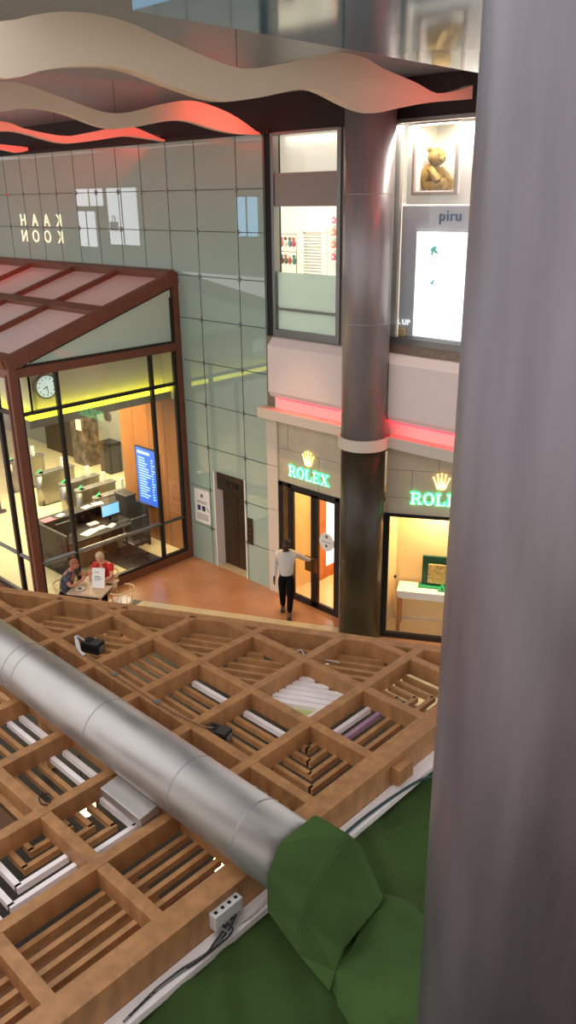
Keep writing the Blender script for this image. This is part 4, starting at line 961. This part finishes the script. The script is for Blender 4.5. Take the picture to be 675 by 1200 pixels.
# boxes and cables on the lattice
def tbox(c, a, lab):
    o = thing('transformer_box', lab, 'electrical box', c, 'electrical boxes on the lattice', rz=a)
    T = Matrix()
    b = MB(); b.box((-.13, -.08, 0), (.13, .08, .13), 'black', .012); b.build('housing').parent = o
    b = MB(); b.box((-.12, -.07, .13), (.12, .07, .145), 'dark_grey', .004); b.box((-.09, -.05, .145), (.0, .05, .15), 'black', .002); b.build('lid').parent = o
    b = MB(); b.box((.13, -.05, .03), (.145, .05, .1), 'grey_metal', .004); b.build('socket').parent = o
    return o
tbox((-7.92, 4.68, ZT-.19), .35, 'black electrical box with white wires in the bay nearest the two seated diners')
tbox((-5.42, 4.55, ZT-.19), .3, 'black electrical box in a middle bay above the duct')
for c in ((-7.92, 4.68), (-5.42, 4.55)):
    pass
q = MB()
for k in range(3):
    q.tube(spline([(-7.99-.02*k, 4.62, ZT-.05), (-8.05, 4.56-.02*k, ZT+.03), (-7.97+.03*k, 4.48, ZT+.04), (-7.8+.03*k, 4.4, ZT+.012), (-7.62, 4.36+.015*k, ZT+.008)], 5), .009, 'cable_white')
tag(q.build('cable_bundle'), 'white wires looping from a black electrical box onto a beam', 'cable')
q = MB(); q.tube(spline([(-7.62, 4.4, ZT+.008), (-7.0, 4.375, ZT+.008), (-6.4, 4.36, ZT+.008), (-5.9, 4.37, ZT+.008), (-5.5, 4.42, ZT+.01), (-5.44, 4.5, ZT-.02)], 6), .01, 'cable_brown'); tag(q.build('power_cable'), 'brown cable lying along a cross beam between the two electrical boxes', 'cable')
for x, y, l in ((-7.0, 4.37, 'farther from the galvanised duct end'), (-6.2, 4.365, 'nearer the middle black box')):
    q = MB(); q.box((x-.035, y-.03, ZT+.001), (x+.035, y+.03, ZT+.02), 'grey_metal', .004); tag(q.build('cable_clip'), 'grey tape clip holding the brown cable on the beam, '+l, 'clip', 'tape clips')
q = MB(); q.tube(spline([(-5.66, 2.72, ZT+.006), (-5.75, 2.78, ZT+.02), (-5.78, 2.7, ZT+.03), (-5.7, 2.66, ZT+.02), (-5.65, 2.7, ZT+.006)], 6), .007, 'black'); tag(q.build('wire_loop'), 'small black wire loop on a beam crossing', 'wire')
q = MB(); q.tube(spline([(-5.95, 6.25, ZT-.14), (-5.9, 6.35, ZT-.1), (-5.75, 6.3, ZT-.13), (-5.6, 6.42, ZT-.14), (-5.4, 6.5, ZT-.14)], 6), .008, 'cable_white'); tag(q.build('loose_wire'), 'pale loose wire on the slats of a bay near the far rim', 'wire')
ob = thing('outlet_strip', 'grey four gang socket box fixed to the outer face of the lattice rim', 'socket', (-3.72, 3.09, 2.98))
part('housing', lambda b: b.box((-3.74, 2.95, 2.98), (-3.66, 3.24, 3.13), 'cable_white', .008), par=ob)
part('socket_holes', lambda b: [b.cyl((-3.7, 2.99+.07*k, 3.131), (-3.7, 2.99+.07*k, 3.126), .017, m='black', n=12) for k in range(4)], par=ob)
q = MB()
for k in range(7):
    r = random.Random(k)
    q.tube(spline([(-3.65, 2.98+.035*k, 3.02), (-3.62+r.uniform(-.02, .03), 2.95+r.uniform(-.05, .1), 2.96), (-3.62, 2.8+r.uniform(-.1, .1), 2.92), (-3.66, 2.6-.04*k, 2.915), (-3.67+.006*k, 2.35-.05*k, 2.915)], 5), .009, 'black' if k % 3 else 'bag_grey')
tag(q.build('cable_bundle'), 'tangle of black cables under the grey socket box on the white ledge', 'cable')
q = MB(); q.tube(spline([(-3.66, 3.05, 2.93), (-3.62, 3.3, 2.925), (-3.64, 3.55, 2.92), (-3.58, 3.7, 2.9), (-3.52, 3.78, 2.9)], 6), .01, 'cable_white'); tag(q.build('power_cable'), 'pale cable running from the socket box towards the green wrap', 'cable')
q = MB(); q.tube(spline([(-3.6, 4.1, 2.92), (-3.64, 4.5, 2.925), (-3.63, 5.0, 2.92), (-3.58, 5.5, 2.91), (-3.5, 5.8, 2.9), (-3.45, 6.4, 2.9)], 6), .014, 'cable_blue'); tag(q.build('power_cable'), 'dark teal cable running along the white ledge beside the green cloth', 'cable')

# cafe underneath, seen through the louvres
for px, py, l in ((-6.34, 3.44, 'below the white slats beside the duct'), (-4.67, 3.91, 'below the bay nearest the green wrap')):
    pd = thing('pendant_lamp', 'small glowing globe pendant lamp under the wooden canopy, '+l, 'lamp', (px, py, 2.3), 'pendant lamps under the canopy')
    part('globe', lambda b: b.ball((px, py, 2.3), .11, 'warm_led', 20), par=pd)
    part('cord', lambda b: b.cyl((px, py, 2.4), (px, py, 2.96), .008, m='black', n=8), par=pd)
ct = thing('cafe_counter', 'dark wooden counter glimpsed through the louvres of the wooden canopy', 'counter', (-5.6, 2.2, .025))
part('top', lambda b: b.box((-6.3, .8, 1.0), (-5.2, 3.9, 1.06), 'wood_dark', .01), par=ct)
part('body', lambda b: b.box((-6.2, .9, .025), (-5.3, 3.8, 1.0), 'desk', .01), par=ct)
b = MB(); b.cyl((-4.7, 5.2, 1.0), (-4.7, 5.2, 1.04), .5, m='white', n=32); b.cyl((-4.7, 5.2, .05), (-4.7, 5.2, 1.0), .04, m='dark_grey'); b.cyl((-4.7, 5.2, .025), (-4.7, 5.2, .05), .3, m='dark_grey', n=24)
tag(b.build('cafe_table'), 'round pale cafe table under the wooden canopy', 'table')

# ------------------------------------------------------------------ people
def figure(J, E, R, name, m, parent, sub=2):
    me = bpy.data.meshes.new(name); ks = list(J); me.from_pydata([J[k] for k in ks], [(ks.index(a), ks.index(c)) for a, c in E], [])
    o = bpy.data.objects.new(name, me); COL.objects.link(o)
    md = o.modifiers.new('Skin', 'SKIN'); md.use_smooth_shade = True
    sv = me.skin_vertices[0].data
    for i, k in enumerate(ks):
        r = R[k]; sv[i].radius = r if hasattr(r, '__len__') else (r, r); sv[i].use_root = (i == 0)
    s2 = o.modifiers.new('Sub', 'SUBSURF'); s2.levels = sub; s2.render_levels = sub
    dg = bpy.context.evaluated_depsgraph_get()
    out = bpy.data.meshes.new_from_object(o.evaluated_get(dg)); bpy.data.objects.remove(o)
    out.name = name; out.materials.clear(); out.materials.append(M[m])
    for f in out.polygons: f.material_index = 0; f.use_smooth = True
    n = bpy.data.objects.new(name, out); COL.objects.link(n); n.parent = parent
    return n

def head(b, skin, T, scale=1.0, mouth=True):
    n0 = len(b.bm.verts)
    v = bmesh.ops.create_uvsphere(b.bm, u_segments=24, v_segments=18, radius=1)['verts']
    for q in v:
        x, y, z = q.co
        wx = .076*(1-.24*max(0, -z)); wy = .096
        q.co = Vector((x*wx, y*wy*(1-.12*max(0, -z)), z*.118))
        if y < -.3: q.co.y += .006*max(0, -z-.2)
        f = math.exp(-((x/.16)**2))*math.exp(-((z+.08)/.2)**2)*(1 if y < 0 else 0)   # nose
        q.co.y -= .03*f
        f = math.exp(-((abs(x)-.42)/.2)**2)*math.exp(-((z-.1)/.13)**2)*(1 if y < 0 else 0)  # sockets
        q.co.y += .009*f
        f = math.exp(-((x/.5)**2))*math.exp(-((z+.85)/.18)**2)*(1 if y < 0 else 0)  # chin
        q.co.y -= .012*f
    i = b.mi(skin)
    for q in v:
        for f in q.link_faces: f.material_index = i; f.smooth = True
    for s_ in (-1, 1):
        b.ball((s_*.078, .008, 0), (.012, .025, .034), skin, 10)
        b.ball((s_*.031, -.08, .012), (.015, .012, .01), 'eye_white', 10)
        b.ball((s_*.031, -.09, .012), (.0075, .005, .0075), 'eye_dark', 8)
        b.box((s_*.031-.018, -.098, .03), (s_*.031+.018, -.085, .037), 'hair_black')
    if mouth: b.ball((0, -.086, -.058), (.024, .009, .008), 'lip', 10)
    vs = b.bm.verts[:][n0:]
    bmesh.ops.transform(b.bm, matrix=T, verts=vs)

def finger_joints(J, E, R, side, wrist, pdir, across, curl, n0):
    """palm and five separate bent fingers; curl points towards the palm side"""
    w, p, a, c = map(Vector, (wrist, pdir, across, curl)); p.normalize(); a.normalize(); c.normalize()
    J[n0+'palm'] = w+p*.05; R[n0+'palm'] = (.034, .018); E.append((side, n0+'palm'))
    for k, (off, L) in enumerate(((-.03, .07), (-.01, .08), (.01, .075), (.03, .058))):
        f = n0+'f%d' % k
        J[f+'0'] = w+p*.095+a*off; J[f+'1'] = w+p*(.095+L*.5)+a*off*1.1+c*L*.18; J[f+'2'] = w+p*(.095+L*.8)+a*off*1.1+c*L*.6
        for t, r in zip('012', (.0105, .0095, .008)): R[f+t] = r
        E += [(n0+'palm', f+'0'), (f+'0', f+'1'), (f+'1', f+'2')]
    J[n0+'t0'] = w+p*.04-a*.04+c*.012; J[n0+'t1'] = w+p*.085-a*.055+c*.03; R[n0+'t0'] = .012; R[n0+'t1'] = .009
    E += [(n0+'palm', n0+'t0'), (n0+'t0', n0+'t1')]

def person(root, J, skin, headT, shirt, shirt_m, sleeves, trousers_m, hairfn, bare_arm=False):
    V = Vector
    base = [('pel', 'spine'), ('spine', 'chest'), ('chest', 'neck0'), ('neck0', 'neck1'), ('pel', 'hipL'), ('pel', 'hipR'), ('hipL', 'kneeL'), ('kneeL', 'ankL'), ('ankL', 'toeL'), ('hipR', 'kneeR'), ('kneeR', 'ankR'), ('ankR', 'toeR'),
            ('chest', 'shL'), ('shL', 'elL'), ('elL', 'wrL'), ('chest', 'shR'), ('shR', 'elR'), ('elR', 'wrR')]
    R = dict(pel=(.13, .1), spine=(.14, .1), chest=(.16, .11), neck0=.06, neck1=.055, hipL=.074, hipR=.074, kneeL=.056, kneeR=.058, ankL=.04, ankR=.04, toeL=.035, toeR=.035, shL=.058, shR=.058, elL=.042, elR=.042, wrL=.028, wrR=.028)
    Jb = {k: J[k] for k in R}; E = list(base)
    for s_, sg in (('L', 1), ('R', -1)):
        w = V(J['wr'+s_]); p = V(J.get('hand'+s_, tuple(w-V(J['el'+s_])))); ac = V(J.get('across'+s_, (0, -1, 0))); cu = V(J.get('curl'+s_, (-sg, 0, 0)))
        finger_joints(Jb, E, R, 'wr'+s_, w, p, ac, cu, 'h'+s_)
    body = figure(Jb, E, R, 'body', skin, root)
    b = MB(); b.mi(skin); head(b, skin, headT)
    # head joins the same mesh as the body
    me = body.data
    off = b.bm
    bm2 = bmesh.new(); bm2.from_mesh(me)
    tmp = bpy.data.meshes.new('tmp'); off.to_mesh(tmp); off.free(); bm2.from_mesh(tmp); bm2.to_mesh(me); bm2.free(); bpy.data.meshes.remove(tmp)
    me.materials.clear()
    for m_ in b.mats: me.materials.append(m_)
    # shirt
    sE = [('pel2', 'spine'), ('spine', 'chest'), ('chest', 'neck0'), ('chest', 'shL'), ('shL', 'elL'), ('chest', 'shR'), ('shR', 'elR')]
    sR = dict(pel2=(.18, .14), spine=(.165, .13), chest=(.182, .142), neck0=.078, shL=.076, shR=.076, elL=.06, elR=.06)
    sJ = {k: J[k] for k in sR if k != 'pel2'}; sJ = {'pel2': tuple(V(J['pel'])+V((0, 0, -.08))), **sJ}
    if sleeves == 'long':
        for s_ in 'LR':
            sE.append(('el'+s_, 'wr'+s_)); sJ['wr'+s_] = J['wr'+s_]; sR['wr'+s_] = .042
    else:
        for s_ in 'LR': sJ['el'+s_] = tuple(V(J['sh'+s_]).lerp(V(J['el'+s_]), .65))
    figure(sJ, sE, sR, shirt, shirt_m, root)
    tE = [('waist', 'pel'), ('pel', 'hipL'), ('pel', 'hipR'), ('hipL', 'kneeL'), ('kneeL', 'ankL'), ('hipR', 'kneeR'), ('kneeR', 'ankR')]
    tR = dict(waist=(.165, .125), pel=(.17, .13), hipL=.112, hipR=.112, kneeL=.078, kneeR=.078, ankL=.062, ankR=.062)
    J = {**J, 'waist': tuple(V(J['pel'])+V((0, 0, .1)))}
    figure({k: J[k] for k in tR}, tE, tR, 'trousers', trousers_m, root)
    for s_ in 'LR':
        a = V(J['ank'+s_]); t = V(J['toe'+s_]); d = (t-a); d.z = 0; d.normalize()
        q = MB(); yaw = math.atan2(d.y, d.x)
        T = Matrix.Translation((a.x, a.y, a.z-.05)) @ Matrix.Rotation(yaw, 4, 'Z')
        q.box((-.08, -.045, -.03), (.2, .045, -.012), 'shoe', .004, T=T)
        q.ball(T @ V((.1, 0, .0)), (.105, .045, .038), 'shoe', 14, T=Matrix.Rotation(yaw, 3, 'Z')); q.ball(T @ V((-.02, 0, .03)), (.065, .045, .06), 'shoe', 14, T=Matrix.Rotation(yaw, 3, 'Z'))
        o = q.build('shoe'); o.parent = root
    b = MB(); hairfn(b, headT); o = b.build('hair'); o.parent = root

def cap_hair(m, cut=-.02, grow=1.07, bald=False):
    def fn(b, T):
        v = bmesh.ops.create_uvsphere(b.bm, u_segments=24, v_segments=16, radius=1)['verts']
        for q in v:
            x, y, z = q.co
            q.co = Vector((x*.078*grow, y*.098*grow+.006, z*.118*grow+.004))
        dl = [q for q in v if (q.co.z < cut+(-.02 if q.co.y > 0 else .0) and q.co.y < .03) or (q.co.y < -.035 and q.co.z < .065) or q.co.z < -.06 or (bald and q.co.z > .055)]
        bmesh.ops.delete(b.bm, geom=dl, context='VERTS')
        i = b.mi(m)
        for f in b.bm.faces: f.material_index = i; f.smooth = True
        bmesh.ops.solidify(b.bm, geom=b.bm.faces[:], thickness=-.006)
        bmesh.ops.transform(b.bm, matrix=T, verts=b.bm.verts[:])
    return fn

p1 = thing('person', 'person in white shirt, black trousers and dark mask holding the glazed door handle', 'person', (-10.62, 11.0, 0), rz=math.radians(43.8))
J1 = dict(pel=(.0, .02, .95), spine=(0, .015, 1.12), chest=(0, 0, 1.36), neck0=(0, -.01, 1.5), neck1=(.0, -.03, 1.57),
          hipL=(.09, .02, .9), hipR=(-.09, .02, .9), kneeL=(.08, -.12, .5), ankL=(.055, -.1, .1), toeL=(.05, -.25, .045), kneeR=(-.09, .02, .5), ankR=(-.085, .21, .12), toeR=(-.09, .08, .05),
          shL=(.18, .01, 1.43), elL=(.36, .12, 1.27), wrL=(.52, .165, 1.2), shR=(-.18, .02, 1.43), elR=(-.235, .05, 1.16), wrR=(-.25, .0, .9),
          handL=(.075, .03, -.035), acrossL=(0, 0, -1), curlL=(-.3, .9, 0), handR=(-.02, -.03, -.1), acrossR=(0, 1, 0), curlR=(1, 0, 0))
HT = Matrix.Translation((.01, -.06, 1.66)) @ Matrix.Rotation(math.radians(14), 4, 'Y') @ Matrix.Rotation(math.radians(20), 4, 'X')
person(p1, J1, 'skin_dark', HT, 'shirt', 'white_shirt', 'long', 'trousers', cap_hair('hair_black', .0))
b = MB(); b.ball((0, -.058, -.055), (.066, .052, .05), 'hair_black', 18); bmesh.ops.transform(b.bm, matrix=HT, verts=b.bm.verts[:]); o = b.build('face_mask'); o.parent = p1
b = MB(); b.box((-.05, -.095, 1.475), (.05, -.06, 1.5), 'white_shirt', .008); o = b.build('collar'); o.parent = p1

# cafe table with two seated people outside the pavilion
TA = math.radians(29)
tx, ty = -13.54, 8.17
tt = thing('cafe_table', 'square pale topped cafe table between the two seated diners', 'table', (tx, ty, 0), rz=TA)
def loc(name, fn, par, label=None):
    b = MB(); fn(b); o = b.build(name); o.parent = par
    if label: o['label'] = label
    return o
loc('tabletop', lambda b: b.box((-.4, -.42, .71), (.4, .42, .75), 'table_wood', .008), tt)
loc('pedestal', lambda b: b.cyl((0, 0, .04), (0, 0, .71), .035, m='black', n=16), tt)
loc('foot', lambda b: (b.box((-.28, -.04, 0), (.28, .04, .04), 'black', .008), b.box((-.04, -.28, 0), (.04, .28, .04), 'black', .008)), tt)
def at_table(x, y, z): return Vector((tx+x*math.cos(TA)-y*math.sin(TA), ty+x*math.sin(TA)+y*math.cos(TA), z))
def cchair(pos, rz_, lab):
    c = thing('cafe_chair', lab, 'chair', pos, 'cafe chairs', rz=rz_)
    loc('seat', lambda b: (b.cyl((0, 0, .42), (0, 0, .45), .21, m='rattan', n=28), b.cyl((0, 0, .45), (0, 0, .48), .19, m='white', n=28)), c)
    for a in (.7, 2.44, 3.84, 5.58):
        loc('leg', lambda b: b.tube([(.17*math.cos(a), .17*math.sin(a), .43), (.21*math.cos(a), .21*math.sin(a), 0)], .014, 'rattan'), c)
    loc('back_hoop', lambda b: b.tube([(.26*math.cos(t), .26*math.sin(t), .74+.03*math.sin(t)) for t in [(-.35+1.7*k/16)*PI*.74+.2 for k in range(17)]], .017, 'rattan'), c)
    loc('spindles', lambda b: [b.tube([(.19*math.cos(t), .19*math.sin(t), .44), (.26*math.cos(t), .26*math.sin(t), .74+.03*math.sin(t))], .008, 'rattan', 6) for t in (.3, .9, PI/2, 2.2, 2.8)], c)
    return c
cchair(at_table(0, .62, 0), TA, 'rattan hoop chair under the diner in red')
cchair(at_table(-.62, -.05, 0), TA+PI/2, 'rattan hoop chair under the diner in the grey t-shirt')
cchair(at_table(.64, .02, 0), TA-PI/2, 'empty rattan hoop chair with a white cushion at the cafe table')
def seated(lean, arms, z0=.52):
    J = dict(pel=(0, .06, z0+.02), spine=(0, .03-lean*.3, z0+.2), chest=(0, -.02-lean*.8, z0+.43), neck0=(0, -.04-lean, z0+.57), neck1=(0, -.07-lean*1.15, z0+.63),
             hipL=(.09, .0, z0), hipR=(-.09, .0, z0), kneeL=(.12, -.4, z0-.01), kneeR=(-.12, -.4, z0-.01), ankL=(.12, -.36, .1), ankR=(-.12, -.36, .1), toeL=(.12, -.5, .045), toeR=(-.12, -.5, .045),
             shL=(.18, -.03-lean*.85, z0+.5), shR=(-.18, -.03-lean*.85, z0+.5))
    J.update(arms); return J
pr2 = thing('person', 'person with short fair hair in a red shirt seated at the cafe table', 'person', at_table(0, .6, 0), rz=TA)
J2 = seated(.08, dict(elL=(.26, -.26, .84), wrL=(.12, -.46, .8), elR=(-.26, -.26, .84), wrR=(-.1, -.44, .8), acrossL=(0, -1, 0), curlL=(-.6, 0, -.6), acrossR=(0, -1, 0), curlR=(.6, 0, -.6), handL=(-.1, -.08, .0), handR=(.1, -.08, .0)))
H2 = Matrix.Translation((0, -.2, 1.235)) @ Matrix.Rotation(math.radians(30), 4, 'X')
person(pr2, J2, 'skin_fair', H2, 'shirt', 'red', 'short', 'trousers', cap_hair('hair_blond', -.03))
pr3 = thing('person', 'person with cropped ginger hair in a grey t-shirt seated at the cafe table', 'person', at_table(-.6, -.05, 0), rz=TA+PI/2)
J3 = seated(.1, dict(elL=(.26, -.28, .86), wrL=(.1, -.48, .98), elR=(-.26, -.26, .84), wrR=(-.1, -.46, .95), acrossL=(0, -.3, -1), curlL=(-1, 0, 0), acrossR=(0, -.3, -1), curlR=(1, 0, 0), handL=(-.08, -.03, .07), handR=(.08, -.03, .07)))
H3 = Matrix.Translation((0, -.24, 1.235)) @ Matrix.Rotation(math.radians(26), 4, 'X')
person(pr3, J3, 'skin_red', H3, 'shirt', 'grey_shirt', 'short', 'trousers', cap_hair('hair_grey', -.01, 1.03))
mn = thing('menu_card', 'white printed menu card leaning upright on the cafe table', 'menu', at_table(.14, -.05, .75), rz=TA+.12)
loc('card', lambda b: b.box((-.14, -.005, 0), (.14, .005, .42), 'paper', .004, rot=None, T=Matrix.Rotation(-.32, 4, 'X')), mn)
loc('print', lambda b: [b.box((-.08, -.007, z), (.08*w, -.005, z+.014), 'ink', T=Matrix.Rotation(-.32, 4, 'X')) for z, w in ((.2, .9), (.23, .4), (.16, .7), (.32, .2))], mn)
loc('easel', lambda b: b.beam((0, .1, .22), (0, .22, 0), .03, .006, 'dark_grey'), mn)
q = thing('dinner_plate', 'white plate with dark food in front of the diner in the grey t-shirt', 'plate', at_table(-.2, -.2, .75))
loc('plate', lambda b: b.lathe([(0, .004), (.06, .004), (.11, .018), (.112, .022), (.06, .01), (0, .01)], (0, 0, 0), 28, 'white'), q); loc('food', lambda b: b.ball((0, 0, .02), (.05, .04, .018), 'wood_dark'), q)
q = MB(); q.box((-.07, -.04, 0), (.07, .04, .01), 'black', .004, T=Matrix.Translation(at_table(.3, .15, .75)) @ Matrix.Rotation(.6, 4, 'Z')); tag(q.build('mobile_phone'), 'black phone lying on the cafe table beside the menu card', 'phone')
q = MB(); q.box((-.16, -.12, 0), (.16, .12, .012), 'dark_grey', .004, T=Matrix.Translation((-13.48, 9.13, 0)) @ Matrix.Rotation(.45, 4, 'Z')); tag(q.build('floor_plate'), 'small dark grey plate on the floor beyond the empty rattan chair', 'plate')

# ------------------------------------------------------------------ the far side of the atrium, seen only as reflections in the glass wall
b = MB(); b.box((-60, -7.3, 4.5), (-28, -7.1, 11), 'opp_wall'); tag(b.build('wall_opposite'), 'brown shop facade across the atrium mirrored in the glass wall', 'wall', kind='structure')
def TO(x, z): return Matrix(((-1, 0, 0, x), (0, 0, 1, -7.05), (0, 1, 0, z), (0, 0, 0, 1)))
ns = thing('neon_sign', 'warm neon lettering in two rows mirrored in the glass wall', 'sign', (-52, -7.08, 5.5))
bpy.context.view_layer.update()
for row, z in (('KAAH', 6.75), ('KOON', 5.72)):
    x = -49.2
    for ch in row: text(ch, 1.12, TO(x, z), 'neon', 'letter_'+ch.lower(), .02, ns); x -= 1.5
def oppwin(x0, x1, z0, z1, m, lab, name='shop_window', cat='window'):
    o = thing(name, lab, cat, ((x0+x1)/2, -7.05, z0))
    b = MB(); b.box((x0, -7.1, z0), (x1, -7.04, z1), m); b.build('pane', parent=o)
    b = MB(); b.box((x0-.1, -7.1, z0-.1), (x1+.1, -7.02, z0), 'dark_grey'); b.box((x0-.1, -7.1, z1), (x1+.1, -7.02, z1+.1), 'dark_grey'); b.box(((x0+x1)/2-.05, -7.1, z0), ((x0+x1)/2+.05, -7.02, z1), 'dark_grey'); b.build('frame', parent=o)
oppwin(-47.2, -44.4, 8.0, 9.0, 'opp_white', 'bright upper pane mirrored above the pavilion roof'); oppwin(-47.2, -45.4, 5.6, 7.7, 'opp_white', 'bright lower pane mirrored above the pavilion roof')
oppwin(-43.9, -41.0, 5.8, 9.0, 'opp_white', 'wide bright shop window with a bag mirrored above the pavilion roof')
oppwin(-32.5, -31.0, 6.5, 8.4, 'opp_blue', 'blue white screen mirrored in the glass wall near the dark upright', 'wall_screen', 'screen')
oppwin(-34.4, -33.8, 6.2, 7.9, 'opp_wall', 'narrow dim shop window mirrored beside the blue white screen')
q = thing('hand_bag', 'grey handbag standing in the mirrored shop window', 'bag', (-43.2, -6.95, 6.7)); part('body', lambda b: b.box((-43.6, -7.03, 6.6), (-42.9, -6.85, 7.1), 'bag_grey', .03), par=q); part('handle', lambda b: b.tube([(-43.4, -6.94, 7.1), (-43.35, -6.94, 7.45), (-43.15, -6.94, 7.45), (-43.1, -6.94, 7.1)], .03, 'bag_grey'), par=q)

# balcony floor under the viewer
FW = Vector((-math.sin(.7645), math.cos(.7645), 0)); SD = Vector((FW.y, -FW.x, 0))
b = MB(); b.prism([(-12, -14), (.85, -14), (.85, 14), (-12, 14)], (0, 0, 6.25), FW, SD, Z_, .4, 'stone'); tag(b.build('floor'), 'stone balcony floor on the viewing level', 'floor', kind='structure')
# ------------------------------------------------------------------ lamps
def area(loc_, size, power, rgb, rot=(0, 0, 0), sy=None, spread=None):
    l = bpy.data.lights.new('lamp', 'AREA'); l.energy = power; l.color = lin(rgb)[:3]; l.size = size
    if sy: l.shape = 'RECTANGLE'; l.size_y = sy
    if spread: l.spread = spread
    o = bpy.data.objects.new('ceiling_lamp', l); COL.objects.link(o); o.location = loc_; o.rotation_euler = rot; return o
def spot(loc_, tgt, power, rgb, ang=60, blend=.6, r=.06):
    l = bpy.data.lights.new('spot', 'SPOT'); l.energy = power; l.color = lin(rgb)[:3]; l.spot_size = math.radians(ang); l.spot_blend = blend; l.shadow_soft_size = r
    o = bpy.data.objects.new('spot_lamp', l); COL.objects.link(o); o.location = loc_; o.rotation_euler = (Vector(tgt)-Vector(loc_)).to_track_quat('-Z', 'Y').to_euler(); return o
# warm downlights on the concourse floor
spot((-12.2, 9.6, 9.2), (-12.2, 10.2, 0), 720, (255, 190, 130), 40)
spot((-10.2, 9.6, 9.2), (-10.6, 11.0, 0), 580, (255, 196, 140), 36)
# boutique
area((-10.2, 13.4, 2.96), 1.8, 120, (255, 222, 168), sy=3.0)
l_ = T2 @ Vector((1.0, .4, 2.85)); area(tuple(l_), .5, 80, (255, 226, 176), (0, 0, A30), sy=.3)
# upper shop
area((-11.8, 13.4, 9.55), 3.5, 190, (255, 248, 232), sy=2.5); area((-7.2, 13.2, 9.55), 2.5, 130, (255, 250, 240), sy=2.2)
area((-7.8, WY+.55, 9.37), .35, 4, (255, 246, 225), sy=.3)
area((-7.9, WY+.18, 9.38), 1.6, 60, (255, 250, 240), sy=.15)
area((-10.6, WY+.2, 9.38), 1.6, 3, (255, 250, 235), sy=.12)
# lobby
area((-18.5, 11, 3.9), 5, 720, (255, 236, 190), sy=5); area((-22.5, 12.4, 3.9), 3, 140, (255, 240, 196), sy=3)
spot((-16.0, 10.9, 3.9), (-16.2, WY, 1.8), 60, (255, 190, 110), 80)
# red accent lights of the ceiling
def pt_(loc_, p, rgb, r=.1):
    l = bpy.data.lights.new('accent', 'POINT'); l.energy = p; l.color = lin(rgb)[:3]; l.shadow_soft_size = r
    o = bpy.data.objects.new('accent_lamp', l); COL.objects.link(o); o.location = loc_
def red(loc_, sx, p, tx_, rgb=(255, 30, 36)):
    d = Vector(tx_)-Vector(loc_); o = area(loc_, sx, p, rgb, d.to_track_quat('-Z', 'Y').to_euler(), .08, math.radians(120))
area((-11.95, 9.6, 9.62), .08, 14, (255, 30, 30), (0, PI/2.2, 0), 4, math.radians(60)); area((-14.75, 10.2, 9.55), .08, 50, (255, 30, 30), (0, PI/2.2, 0), 3, math.radians(60))
area((-9.7, 10.7, 9.9), .08, 14, (255, 60, 50), (0, PI/2.3, 0), 1.0, math.radians(70)); area((-5.6, 10.4, 9.62), .08, 7, (255, 60, 60), (0, PI/2.6, 0), 1.6, math.radians(120))
# cafe pendant light below the lattice
area((-5.2, 3.2, 2.7), 2.0, 22, (255, 214, 150), sy=3)

w = bpy.data.worlds.new('World'); S.world = w; w.use_nodes = True
bg = w.node_tree.nodes['Background']; bg.inputs['Strength'].default_value = 1.0
NT = w.node_tree; tc = NT.nodes.new('ShaderNodeTexCoord'); sx = NT.nodes.new('ShaderNodeSeparateXYZ'); mr = NT.nodes.new('ShaderNodeValToRGB'); ma = NT.nodes.new('ShaderNodeMapRange')
NT.links.new(tc.outputs['Generated'], sx.inputs[0]); NT.links.new(sx.outputs['Z'], ma.inputs['Value']); ma.inputs['From Min'].default_value = -1
NT.links.new(ma.outputs['Result'], mr.inputs['Fac']); NT.links.new(mr.outputs['Color'], bg.inputs['Color'])
e = mr.color_ramp.elements; e[0].position = .42; e[0].color = (.55, .52, .5, 1); e[1].position = .9; e[1].color = (.78, .79, .82, 1)
q = e.new(.55); q.color = (.62, .62, .63, 1)
bg.inputs['Strength'].default_value = 2.1

# ------------------------------------------------------------------ camera
f, pi_, ro, ya = 945.491171, .370735664, -.0128226199, .764493844
fw = Vector((-math.sin(ya)*math.cos(pi_), math.cos(ya)*math.cos(pi_), -math.sin(pi_)))
r0 = Vector((math.cos(ya), math.sin(ya), 0)); u0 = r0.cross(fw)
r = r0*math.cos(ro)+u0*math.sin(ro); u = r.cross(fw)
cam = bpy.data.cameras.new('camera'); co = bpy.data.objects.new('camera', cam); COL.objects.link(co)
co.matrix_world = Matrix(((r.x, u.x, -fw.x, 0), (r.y, u.y, -fw.y, 0), (r.z, u.z, -fw.z, 8.3), (0, 0, 0, 1)))
cam.sensor_fit = 'VERTICAL'; cam.sensor_height = 36; cam.lens = f/1200*36; cam.clip_start = .05; cam.clip_end = 200
S.camera = co
S.view_settings.view_transform = 'Standard'; S.view_settings.look = 'None'; S.view_settings.gamma = 1; S.view_settings.exposure = 0; S.view_settings.use_curve_mapping = False
S.cycles.use_denoising = True
S.cycles.max_bounces = 10; S.cycles.transparent_max_bounces = 24
